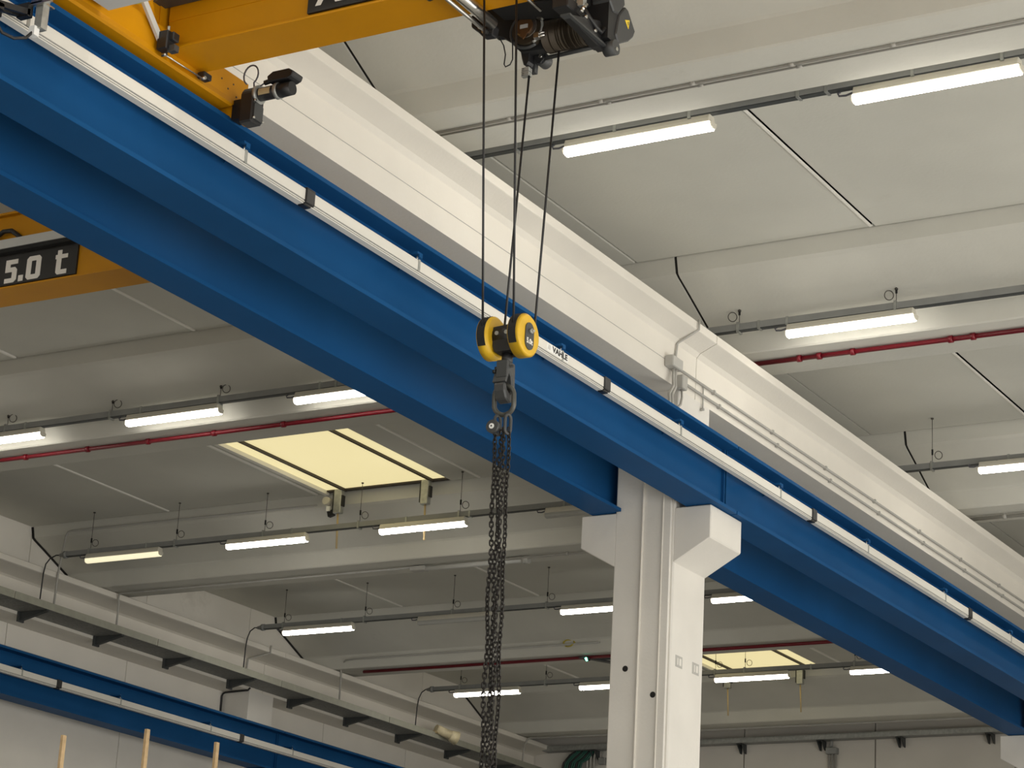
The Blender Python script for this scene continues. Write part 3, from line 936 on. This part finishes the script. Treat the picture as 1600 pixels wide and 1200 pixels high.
# drive unit
d = MB().prism([(10.70, 6.02), (10.80, 6.02), (10.82, 6.04), (10.82, 6.22), (10.79, 6.262), (10.73, 6.262), (10.70, 6.22)], 'x', -8.50, -8.40).build('drive_gearbox', 'black', t, bevel=0.01)
MB().box(-8.61, -8.50, 10.77, 10.86, 6.09, 6.22).build('mounting_plate', 'black', t)
MB().prism([(10.715, 6.04), (10.805, 6.04), (10.805, 6.14), (10.76, 6.165), (10.715, 6.14)], 'x', -8.40, -8.392).build('gear_cover', 'darkgrey', d)
for yy, zz in ((10.715, 6.16), (10.715, 6.045), (10.81, 6.05)):
    MB().cyl((-8.40, yy, zz), (-8.386, yy, zz), 0.008, 8).build('bolt', 'steel', d)
m = MB().cyl((-8.40, 10.755, 6.212), (-8.22, 10.755, 6.212), 0.043, 20).build('drive_motor', 'black', t)
MB().cyl((-8.41, 10.755, 6.212), (-8.388, 10.755, 6.212), 0.06, 20).build('flange', 'galv', m)
MB().cyl((-8.265, 10.755, 6.212), (-8.24, 10.755, 6.212), 0.052, 20).build('rear_ring', 'galv', m)
MB().cyl((-8.24, 10.755, 6.212), (-8.145, 10.755, 6.212), 0.047, 20, 0.043).build('fan_cover', 'black', m)
pl = [(10.755 + 0.0445 * math.cos(a), 6.212 + 0.0445 * math.sin(a)) for a in [math.radians(q) for q in (150, 165, 180, 195, 210)]]
pl += [(10.755 + 0.041 * math.cos(a), 6.212 + 0.041 * math.sin(a)) for a in [math.radians(q) for q in (210, 195, 180, 165, 150)]]
MB().prism(pl, 'x', -8.375, -8.29).build('type_plate', 'brass', m)
m = MB().prism([(-8.30, 6.258), (-8.15, 6.258), (-8.12, 6.27), (-8.11, 6.30), (-8.15, 6.325), (-8.27, 6.325), (-8.31, 6.30)], 'y', 10.70, 10.81).build('terminal_box', 'black', t, bevel=0.006)
MB().cyl((-8.30, 10.74, 6.285), (-8.35, 10.74, 6.278), 0.016, 10).build('gland', 'black', m)
lp = [(-8.35, 10.74, 6.278), (-8.40, 10.75, 6.265), (-8.44, 10.755, 6.262)]
MB().tube(lp + [(-8.478 + 0.055 * math.cos(a), 10.76, 6.365 + 0.066 * math.sin(a)) for a in [math.radians(-60 + 20 * i) for i in range(16)]], 0.0055, 6).build('motor_cable', 'cable_grey', t)
# limit switches, link rod, strut
m = MB().prism([(9.96, 6.20), (10.03, 6.20), (10.04, 6.22), (10.04, 6.32), (9.96, 6.32)], 'x', -8.58, -8.50)
m.box(-8.51, -8.47, 9.98, 10.04, 6.255, 6.31)
m = m.build('limit_switch', 'black', t, bevel=0.006)
MB().cyl((-8.53, 10.0, 6.32), (-8.53, 10.0, 6.36), 0.009, 8).build('rod_end', 'galv', m)
MB().box(-8.51, -8.46, 9.985, 10.03, 6.185, 6.225).build('lever_head', 'darkgrey', m)
MB().box(-8.585, -8.53, 10.37, 10.45, 6.195, 6.235).build('limit_switch', 'black', t, bevel=0.005)
MB().cyl((-8.54, 10.0, 6.178), (-8.55, 10.38, 6.19), 0.0055, 8).build('link_rod', 'steel', t)
for y, z in ((10.0, 6.178), (10.38, 6.19)):
    MB().cyl((-8.56, y, z), (-8.525, y, z), 0.012, 8).build('rod_joint', 'steel', t)
MB().prism([(9.68, 6.54), (9.74, 6.54), (9.99, 6.30), (9.97, 6.26)], 'x', -8.585, -8.565).build('support_strut', 'cabinet', t)
# cabinet, wiring and cable duct on the bridge
MB().box(-8.55, -8.22, 8.95, 9.48, 6.22, 6.62).build('control_cabinet', 'cabinet', t, bevel=0.01)
MB().box(-8.72, -6.9, 9.985, 10.09, 6.545, 6.70).build('cable_duct', 'darkgrey', t)
for k in range(5):
    q = 0.02 * k
    MB().tube([(-8.50 - q, 9.46, 6.32), (-8.50, 9.475, 6.28 - q * 0.5), (-8.44 + q, 9.51, 6.26), (-8.37, 9.54, 6.265 + q * 0.3), (-8.31, 9.55, 6.30 + q)], 0.006, 6).build('wire', ('cable_yellow', 'cable_green', 'cable', 'cable_yellow', 'label_grey')[k], t)
# maker's sign on the bridge
p = MB().box(-7.58, -5.9, 10.082, 10.10, 6.285, 6.50).build('maker_sign', 'sign_black', t)
text_mesh('lettering', 'ARNIKON', 0.205, 'sign_white', p, (-7.515, 10.0805, 6.388), (1, 0, 0), (0, 0, 1), 0.001, 0.006, align='LEFT', sx=1.15)
# current collector hanging beside the rail
c = MB().box(-8.425, -8.375, 8.765, 8.815, 5.755, 6.5).build('collector_post', 'galv', t)
MB().box(-8.44, -8.30, 8.735, 8.755, 5.885, 5.915).build('post_clamp', 'steel', c)
MB().box(-8.44, -8.36, 8.735, 8.84, 5.893, 5.902).build('clamp_plate', 'steel', c)
a = MB().prism([(8.46, 5.80), (8.74, 5.865), (8.74, 5.83), (8.46, 5.765)], 'x', -8.46, -8.44).prism([(8.46, 5.80), (8.74, 5.865), (8.74, 5.83), (8.46, 5.765)], 'x', -8.52, -8.50)
a.box(-8.52, -8.44, 8.72, 8.76, 5.82, 5.90)
a.box(-8.52, -8.44, 8.50, 8.54, 5.765, 5.80)
a.build('collector_arm', 'black', t)
MB().box(-8.64, -8.56, 8.45, 8.65, 5.80, 5.84).build('collector_shoe', 'black', t)
MB().tube([(-8.50, 8.51, 5.78), (-8.48, 8.52, 5.70), (-8.46, 8.57, 5.65), (-8.44, 8.64, 5.645), (-8.42, 8.71, 5.675), (-8.42, 8.755, 5.73)], 0.009, 8).build('collector_cable', 'cable', t)
MB().box(-8.44, -8.40, 8.745, 8.785, 5.71, 5.765).build('cable_clip', 'label_white', t)

# ================================================================== rope hoist under the bridge
t = thing('rope_hoist', 'black electric rope hoist hanging under the yellow bridge, top centre', 'hoist', (-6.3, 10.6, 6.0))
XZ = [(-6.819, 6.382), (-6.814, 6.302), (-6.768, 6.266), (-6.735, 6.229), (-6.666, 6.223), (-6.622, 6.218), (-6.582, 6.189), (-6.541, 6.153), (-6.509, 6.114), (-6.478, 6.083),
      (-6.341, 6.06), (-6.347, 6.158), (-6.224, 6.214), (-6.04, 6.257), (-5.985, 6.44), (-6.846, 6.592)]
XZ = [(x * 1.0103, z * 1.0103) for x, z in [(-6.67, 6.285), (-6.666, 6.223), (-6.622, 6.218), (-6.582, 6.189), (-6.541, 6.153), (-6.509, 6.114), (-6.478, 6.083), (-6.341, 6.075), (-6.0, 6.09), (-5.985, 6.55), (-6.80, 6.55), (-6.80, 6.42)]]
MB().prism(XZ, 'y', 10.78, 10.84).build('frame_plate', 'matblack', t)
MB().prism([(-6.62, 6.33), (-6.10, 6.24), (-6.03, 6.28), (-6.03, 6.56), (-6.62, 6.56)], 'y', 10.47, 10.70).build('trolley_body', 'matblack', t)
MB().prism([(-6.724, 6.293), (-6.718, 6.214), (-6.673, 6.178), (-6.641, 6.141), (-6.572, 6.136), (-6.560, 6.197), (-6.60, 6.24)], 'y', 10.50, 10.56).build('side_bracket', 'black', t, bevel=0.006)
for x, z in ((-6.655, 6.20), (-6.625, 6.165)):
    MB().cyl((x, 10.50, z), (x, 10.488, z), 0.014, 8).build('bolt', 'steel', t)
b_ = MB().cyl((-6.56, 10.02, 6.205), (-6.575, 10.50, 6.205), 0.036, 20).build('cross_bar', 'steel', t)
MB().cyl((-6.617, 10.02, 6.17), (-6.605, 10.52, 6.155), 0.012, 10).build('guide_rod', 'steel', t)
m = MB().prism([(-6.75, 6.19), (-6.72, 6.165), (-6.56, 6.195), (-6.52, 6.23), (-6.52, 6.30), (-6.75, 6.25)], 'y', 9.98, 10.06).build('trolley_plate', 'black', t, bevel=0.006)
MB().cyl((-6.70, 10.02, 6.19), (-6.70, 9.965, 6.19), 0.028, 14).build('trolley_wheel', 'darkgrey', m)
# drum with grooves
dr = MB()
nz = 28
for k in range(nz):
    x = -6.39 + k * 0.0135
    dr.cyl((x, 10.81, 6.222), (x + 0.0068, 10.81, 6.222), 0.092, 22, 0.098)
    dr.cyl((x + 0.0068, 10.81, 6.222), (x + 0.0135, 10.81, 6.222), 0.098, 22, 0.092)
dr.build('rope_drum', 'drum', t)
MB().cyl((-6.44, 10.86, 6.12), (-6.0, 10.86, 6.13), 0.013, 10).build('lower_tie_bar', 'darkgrey', t)
# brake end with ring and clamps
mo = MB().cyl((-6.481, 10.72, 6.255), (-6.481, 10.86, 6.255), 0.095, 24).build('brake_drum', 'drum', t)
MB().cyl((-6.478, 10.712, 6.265), (-6.478, 10.72, 6.265), 0.068, 22).build('brake_hub', 'steel', mo)
MB().cyl((-6.487, 10.702, 6.268), (-6.487, 10.712, 6.268), 0.055, 20).build('brake_cover', 'copper', mo)
MB().box(-6.51, -6.46, 10.697, 10.702, 6.25, 6.275).build('type_plate', 'label_grey', mo)
MB().prism([(-6.51, 6.245), (-6.455, 6.245), (-6.465, 6.20), (-6.485, 6.18), (-6.50, 6.20)], 'y', 10.692, 10.702).build('lever', 'copper', mo)
MB().tube(arc((-6.481, 10.74, 6.257), 0.112, 60, 300, 36, 'xz'), 0.010, 8).build('clamp_ring', 'darkgrey', t)
MB().tube(arc((-6.481, 10.72, 6.255), 0.106, -62, 30, 14, 'xz'), 0.009, 8).build('hose_clamp', 'galv', t)
for x, z in ((-6.372, 6.298), (-6.386, 6.175)):
    m = MB().box(x - 0.016, x + 0.018, 10.67, 10.705, z - 0.016, z + 0.016)
    m.cyl((x, 10.685, z + 0.005), (x + 0.045, 10.685, z + 0.02), 0.007, 8)
    m.cyl((x, 10.685, z - 0.010), (x + 0.05, 10.685, z), 0.007, 8)
    m.build('clamp_bolt', 'steel', t)
# rope anchor: eye, wedge socket, plate, rope clips
MB().cyl((-6.513, 10.79, 6.198), (-6.513, 10.87, 6.198), 0.036, 18).build('anchor_eye', 'black', t)
MB().cyl((-6.513, 10.775, 6.198), (-6.513, 10.79, 6.198), 0.014, 12).build('anchor_pin', 'galv', t)
MB().prism([(-6.563, 6.167), (-6.54, 6.20), (-6.49, 6.20), (-6.498, 6.154), (-6.498, 6.089), (-6.51, 6.066), (-6.536, 6.071), (-6.551, 6.115)], 'y', 10.80, 10.86).build('wedge_socket', 'black', t, bevel=0.006)
MB().prism([(-6.528, 6.165), (-6.492, 6.159), (-6.496, 6.048), (-6.528, 6.05)], 'y', 10.865, 10.90).build('anchor_plate', 'darkgrey', t)
for z in (6.05, 6.022):
    m = MB()
    for k in (-1, 0, 1):
        m.box(-6.556, -6.515, 10.815, 10.845, z - 0.003 + 0.011 * k, z + 0.002 + 0.011 * k)
    m.box(-6.535, -6.505, 10.81, 10.85, z - 0.012, z + 0.012)
    m.build('rope_clip', 'galv', t)
m = MB().cyl((-6.457, 10.86, 6.128), (-6.457, 10.93, 6.128), 0.042, 20).build('guide_roller', 'darkgrey', t)
MB().prism([(-6.50, 6.16), (-6.44, 6.16), (-6.42, 6.12), (-6.45, 6.09), (-6.48, 6.10)], 'y', 10.845, 10.86).build('roller_cheek', 'black', t)
MB().cyl((-6.447, 10.835, 6.128), (-6.447, 10.845, 6.128), 0.011, 10).build('roller_pin', 'steel', m)
# right side frame
MB().prism([(10.27, 6.02), (10.31, 6.045), (10.64, 6.16), (10.766, 6.04), (10.70, 5.998), (10.624, 5.996)], 'x', -5.99, -5.95).build('side_frame', 'black', t)
MB().box(-5.99, -5.93, 10.26, 10.70, 6.018, 6.03).build('angle_edge', 'darkgrey', t)
m = MB().cyl((-5.96, 10.73, 6.025), (-5.89, 10.73, 6.025), 0.045, 20).build('end_roller', 'darkgrey', t)
MB().cyl((-5.89, 10.735, 6.015), (-5.885, 10.735, 6.015), 0.012, 10).build('roller_pin', 'steel', m)
MB().box(-6.10, -6.0, 10.35, 10.62, 6.13, 6.20).build('switch_box', 'black', t, bevel=0.006)
MB().cyl((-6.22, 10.15, 6.19), (-6.20, 10.40, 6.165), 0.010, 10).build('guide_rod', 'steel', t)
MB().box(-6.06, -6.02, 10.46, 10.50, 6.18, 6.5).build('aluminium_profile', 'galv', t)
MB().box(-6.005, -5.965, 10.46, 10.50, 6.18, 6.5).build('aluminium_profile', 'galv', t)
MB().tube([(-5.97, 10.48, 6.17), (-5.95, 10.52, 6.12), (-5.94, 10.58, 6.09), (-5.94, 10.64, 6.085), (-5.93, 10.66, 6.12)], 0.012, 8).build('hose', 'cable', t)
MB().cyl((-5.975, 10.47, 6.155), (-5.965, 10.50, 6.20), 0.012, 8).build('hose_fitting', 'steel', t)
for y, z in ((10.42, 6.12), (10.47, 6.105), (10.58, 6.07)):
    MB().cyl((-5.955, y, z), (-5.94, y, z), 0.011, 8).build('bolt', 'steel', t)
cbx = MB().prism([(10.77, 6.248), (10.838, 6.332), (10.874, 6.327), (10.97, 6.231), (10.949, 6.187), (10.897, 6.139), (10.777, 6.067), (10.74, 6.12), (10.755, 6.193)], 'x', -6.02, -5.9)
cbx = cbx.build('motor_cover', 'darkgrey', t, bevel=0.008)
MB().prism([(10.654, 6.286), (10.64, 6.5), (10.80, 6.5), (10.827, 6.368), (10.836, 6.335), (10.766, 6.252), (10.709, 6.236)], 'x', -6.02, -5.9).build('gear_cover', 'darkgrey', t, bevel=0.008)
MB().box(-6.06, -5.91, 10.66, 10.78, 6.06, 6.45).build('end_housing', 'black', t)
tri = MB().prism([(10.837, 6.246), (10.891, 6.268), (10.88, 6.208)], 'x', -5.9, -5.898).build('warning_label', 'warning', cbx)
MB().prism([(10.872, 6.252), (10.879, 6.250), (10.874, 6.242), (10.880, 6.240), (10.874, 6.226), (10.871, 6.239), (10.867, 6.241)], 'x', -5.898, -5.8972).build('bolt_symbol', 'black', tri)
MB().tube([(-6.60, 10.62, 6.18), (-6.565, 10.62, 6.12), (-6.55, 10.62, 6.06), (-6.555, 10.62, 6.0), (-6.545, 10.62, 5.982), (-6.515, 10.62, 5.99), (-6.50, 10.62, 6.02), (-6.505, 10.62, 6.10), (-6.51, 10.62, 6.15)], 0.004, 6).build('loose_cable', 'cable', t)

# ropes
t = thing('wire_rope', 'four falls of thin black steel rope between hoist and hook block', 'rope', (-6.41, 10.6, 4.3))
for a, b in (((-6.511, 10.49, 4.33), (-6.511, 10.27, 6.5)), ((-6.511, 10.709, 4.33), (-6.511, 10.837, 6.1)),
             ((-6.316, 10.489, 4.33), (-6.316, 10.30, 6.5)), ((-6.316, 10.709, 4.33), (-6.316, 10.829, 6.2))):
    MB().cyl(a, b, 0.0068, 8).build('rope_fall', 'black', t)

# ================================================================== hook block
t = thing('hook_block', 'black and yellow two-sheave hook block hanging from the ropes', 'hook block', (-6.41, 10.6, 3.86))
for xc, zc in ((-6.511, 4.322), (-6.316, 4.316)):
    ax = 0.034
    rim = []
    R = 0.122
    m = MB().cyl((xc - ax, 10.6, zc), (xc + ax - 0.012, 10.6, zc), R, 32)
    m.cyl((xc + ax - 0.012, 10.6, zc), (xc + ax, 10.6, zc), R, 32, R - 0.014)
    sh = m.build('sheave_guard', 'sheave', t)
    # dark slot where the rope runs in, upper near side
    gp = [(10.6 + (R + 0.002) * math.cos(math.radians(q)), zc + (R + 0.002) * math.sin(math.radians(q))) for q in range(110, 216, 7)]
    gi = [(10.6 + (R - 0.02) * math.cos(math.radians(q)), zc + (R - 0.02) * math.sin(math.radians(q))) for q in range(215, 109, -7)]
    MB().prism(gp + gi, 'x', xc - ax + 0.004, xc + ax - 0.016).build('rope_slot', 'matblack', sh)
    if xc < -6.4:
        MB().cyl((xc + ax, 10.6, zc), (xc + ax + 0.008, 10.6, zc), 0.06, 24, 0.05).build('hub_plate', 'sheave', sh)
        MB().cyl((xc + ax, 10.60, zc - 0.085), (xc + ax + 0.003, 10.60, zc - 0.085), 0.006, 8).build('screw', 'matblack', sh)
    else:
        ov = [(10.6 + 0.045 * math.cos(math.radians(q)), zc + 0.025 + 0.045 * math.sin(math.radians(q))) for q in range(0, 181, 15)]
        ov += [(10.6 + 0.045 * math.cos(math.radians(q)), zc - 0.04 + 0.045 * math.sin(math.radians(q))) for q in range(180, 361, 15)]
        pl = MB().prism(ov, 'x', xc + ax, xc + ax + 0.006).build('load_plate', 'darkgrey', sh)
        text_mesh('lettering', '5.0t', 0.042, 'sign_white', pl, (xc + ax + 0.0065, 10.6, zc - 0.038), (0, 1, 0), (0, 0, 1), 0.0006, 0.001)
        MB().cyl((xc + ax + 0.006, 10.6, zc + 0.02), (xc + ax + 0.022, 10.6, zc + 0.02), 0.014, 6).build('axle_nut', 'galv', pl)
        MB().cyl((xc + ax + 0.022, 10.6, zc + 0.02), (xc + ax + 0.034, 10.6, zc + 0.02), 0.007, 8).build('axle_end', 'steel', pl)
y = MB().prism([(-6.475, 4.365), (-6.35, 4.375), (-6.35, 4.25), (-6.36, 4.222), (-6.46, 4.222), (-6.475, 4.26)], 'y', 10.54, 10.66)
y.cyl((-6.48, 10.6, 4.32), (-6.34, 10.6, 4.32), 0.068, 18)
yk = y.build('yoke', 'black', t)
for x in (-6.445, -6.385):
    MB().cyl((x, 10.54, 4.325), (x, 10.525, 4.325), 0.012, 8).build('bolt', 'steel', yk)
MB().cyl((-6.412, 10.6, 4.225), (-6.412, 10.6, 4.165), 0.031, 18).build('shank', 'black', t)
hk = MB().prism([(10.6 + (a - 10.6) * 0.80, 4.17 - (4.17 - b) * 0.74) for a, b in [(10.555, 4.17), (10.645, 4.17), (10.65, 4.10), (10.655, 4.02), (10.66, 3.95), (10.645, 3.88), (10.60, 3.855), (10.545, 3.875), (10.515, 3.93), (10.51, 3.99), (10.53, 4.0), (10.555, 3.95), (10.59, 3.925), (10.615, 3.95), (10.615, 4.0), (10.60, 4.06), (10.56, 4.10)]], 'x', -6.447, -6.377)
hk.build('hook', 'darkgrey', t, bevel=0.008)
MB().prism([(10.56, 4.14), (10.58, 4.14), (10.545, 4.04), (10.53, 4.045)], 'x', -6.455, -6.375).build('safety_latch', 'darkgrey', t)
MB().box(-6.44, -6.37, 10.535, 10.556, 4.07, 4.17).build('latch_cover', 'darkgrey', t, bevel=0.004)
MB().cyl((-6.47, 10.575, 4.14), (-6.355, 10.575, 4.14), 0.008, 8).build('latch_pin', 'black', t)
MB().cyl((-6.462, 10.545, 4.11), (-6.445, 10.545, 4.11), 0.012, 8).build('latch_spring', 'black', t)

# ================================================================== chain sling
t = thing('chain_sling', 'heavy black steel chain sling hanging from the hook', 'chain', (-6.41, 10.6, 1.6))
el = []
for i in range(36):
    a = 2 * math.pi * i / 36
    el.append((-6.415 + 0.062 * math.cos(a), 10.597 - 0.012 * math.sin(a), 3.958 + 0.058 * math.sin(a) + (0.022 if math.sin(a) > 0 else -0.022)))
MB().tube(el, 0.0135, 10, True).build('master_link', 'link_grey', t)
for dx in (-0.035, 0.03):
    el = []
    for i in range(20):
        a = 2 * math.pi * i / 20
        el.append((-6.415 + dx + 0.006 * math.cos(a), 10.60 + 0.02 * math.cos(a), 3.82 + 0.03 * math.sin(a) + (0.025 if math.sin(a) > 0 else -0.025)))
    MB().tube(el, 0.009, 8, True).build('connecting_link', 'darkgrey', t)
m = MB().cyl((-6.452, 10.57, 3.80), (-6.452, 10.545, 3.80), 0.037, 22).build('tag_disc', 'darkgrey', t)
MB().cyl((-6.452, 10.545, 3.80), (-6.452, 10.54, 3.80), 0.015, 16).build('tag_centre', 'label_white', m)
MB().cyl((-6.452, 10.54, 3.80), (-6.452, 10.538, 3.80), 0.005, 8).build('tag_hole', 'black', m)


def link_mesh(turn):
    pts = []
    for i in range(12):
        a = 2 * math.pi * i / 12
        u = 0.0098 * math.cos(a)
        w = 0.0098 * math.sin(a) + (0.0072 if math.sin(a) > 0.01 else (-0.0072 if math.sin(a) < -0.01 else 0))
        pts.append((u * math.cos(turn), u * math.sin(turn), w))
    return MB().tube(pts, 0.0043, 5, True)


P = 0.0256
L1 = L2 = None
strands = [(-6.452, 10.588, 0.9), (-6.434, 10.612, 0.2), (-6.399, 10.588, 0.7), (-6.383, 10.612, 1.3)]
NL = 74
for k, (x, y, ph) in enumerate(strands):
    for i in range(NL):
        z = 3.775 - i * P + 0.004 * k
        s = i / NL
        xx = x + 0.030 * s + 0.004 * math.sin(i * 0.35 + ph * 5) + (0.5 - s) * 0.0
        yy = y + 0.004 * math.sin(i * 0.27 + ph * 9)
        turn = (i % 2) * math.pi / 2 + ph + 0.25 * math.sin(i * 0.2 + k)
        if L1 is None:
            o = link_mesh(0).build('link', 'chain', t, origin=Vector((0, 0, H)))
            L1 = o
        else:
            o = L1.copy()
            COL.objects.link(o)
            o.parent = t
        o.location = Vector((xx, yy, z + H)) - Vector(t.location)
        o.rotation_euler = (0.08 * math.sin(i * 1.3 + k), 0.06 * math.cos(i * 1.7 + k), turn)

# ================================================================== second crane, left bay
t = thing('bridge_crane', 'yellow overhead crane with 5.0 t sign behind the lower blue girder, left edge', 'crane', (-12, 13.1, 6.165))
MB().box(-21.2, -9.95, 12.94, 13.24, 6.272, 6.87).build('bridge_girder', 'yellow', t)
MB().box(-21.2, -9.95, 12.925, 13.255, 6.258, 6.272).build('bottom_plate', 'yellow', t)
MB().box(-21.2, -9.95, 12.90, 13.28, 6.87, 6.89).build('top_plate', 'yellow', t)
MB().box(-9.93, -9.56, 11.8, 14.4, 6.18, 6.40).build('end_carriage', 'yellow', t)
MB().box(-21.65, -21.25, 11.8, 14.4, 6.18, 6.40).build('end_carriage', 'yellow', t)
MB().box(-21.0, -10.1, 12.86, 12.94, 6.567, 6.64).build('cable_duct', 'cabinet', t)
MB().box(-21.0, -10.1, 12.87, 12.94, 6.535, 6.567).build('duct_shadow_gap', 'matblack', t)  # matt black strip put in as the shade under the cable duct
MB().tube([(-12.8, 12.90, 6.62), (-12.55, 12.90, 6.675), (-12.44, 12.90, 6.73), (-12.36, 12.90, 6.725), (-12.28, 12.90, 6.67), (-12.25, 12.90, 6.64)], 0.019, 8).build('cable_loop', 'cable', t)
p = MB().box(-13.2, -11.681, 12.922, 12.94, 6.28, 6.535).build('load_sign', 'sign_black', t)
g = MB()
ya, yb = 12.9185, 12.922
zb, zt = 6.293, 6.483


def gb(x0, x1, z0, z1):
    g.box(x0, x1, ya, yb, z0, z1)


def octo(x0, x1, z0, z1, c=0.022):
    return [(x0 + c, z0), (x1 - c, z0), (x1, z0 + c), (x1, z1 - c), (x1 - c, z1), (x0 + c, z1), (x0, z1 - c), (x0, z0 + c)]


# figure five
g.prism([(-12.392, 6.296), (-12.30, 6.296), (-12.274, 6.318), (-12.274, 6.40), (-12.296, 6.422), (-12.345, 6.422), (-12.345, 6.448), (-12.272, 6.448), (-12.272, 6.486), (-12.392, 6.486), (-12.392, 6.384), (-12.322, 6.384), (-12.322, 6.333), (-12.392, 6.333)], 'y', ya, yb)
# point
gb(-12.252, -12.205, 6.296, 6.345)
# nought from four strokes
oz = octo(-12.178, -12.035, 6.296, 6.486)
iz = [(-12.13, 6.335), (-12.083, 6.335), (-12.083, 6.447), (-12.13, 6.447)]
g.prism([(-12.156, 6.296), (-12.057, 6.296), (-12.035, 6.318), (-12.035, 6.335), (-12.178, 6.335), (-12.178, 6.318)], 'y', ya, yb)
g.prism([(-12.178, 6.447), (-12.035, 6.447), (-12.035, 6.464), (-12.057, 6.486), (-12.156, 6.486), (-12.178, 6.464)], 'y', ya, yb)
gb(-12.178, -12.13, 6.335, 6.447)
gb(-12.083, -12.035, 6.335, 6.447)
# letter t
g.prism([(-11.862, 6.296), (-11.772, 6.296), (-11.772, 6.333), (-11.832, 6.333), (-11.832, 6.425), (-11.772, 6.425), (-11.772, 6.458), (-11.832, 6.458), (-11.832, 6.494), (-11.874, 6.494), (-11.874, 6.458), (-11.892, 6.458), (-11.892, 6.425), (-11.880, 6.425), (-11.880, 6.314)], 'y', ya, yb)
g.build('lettering', 'sign_white', p)

# ================================================================== timber posts, lower left
for (x, y, z, w), l in zip(((-12.0, 13.74, 2.916, 0.026), (-12.0, 14.71, 3.135, 0.028), (-12.0, 15.61, 3.188, 0.028)),
                           ('leftmost bare wooden post at the bottom edge', 'tallest bare wooden post at the bottom edge, middle of three', 'rightmost bare wooden post at the bottom edge')):
    o = MB().prism([(x - w / 2, y - 0.02), (x + w / 2, y - 0.02), (x + w / 2, y + 0.02), (x - w / 2, y + 0.02)], 'z', -H, z).build('wooden_post', 'wood', bevel=0.002)
    tag(o, l, 'post', 'wooden posts')
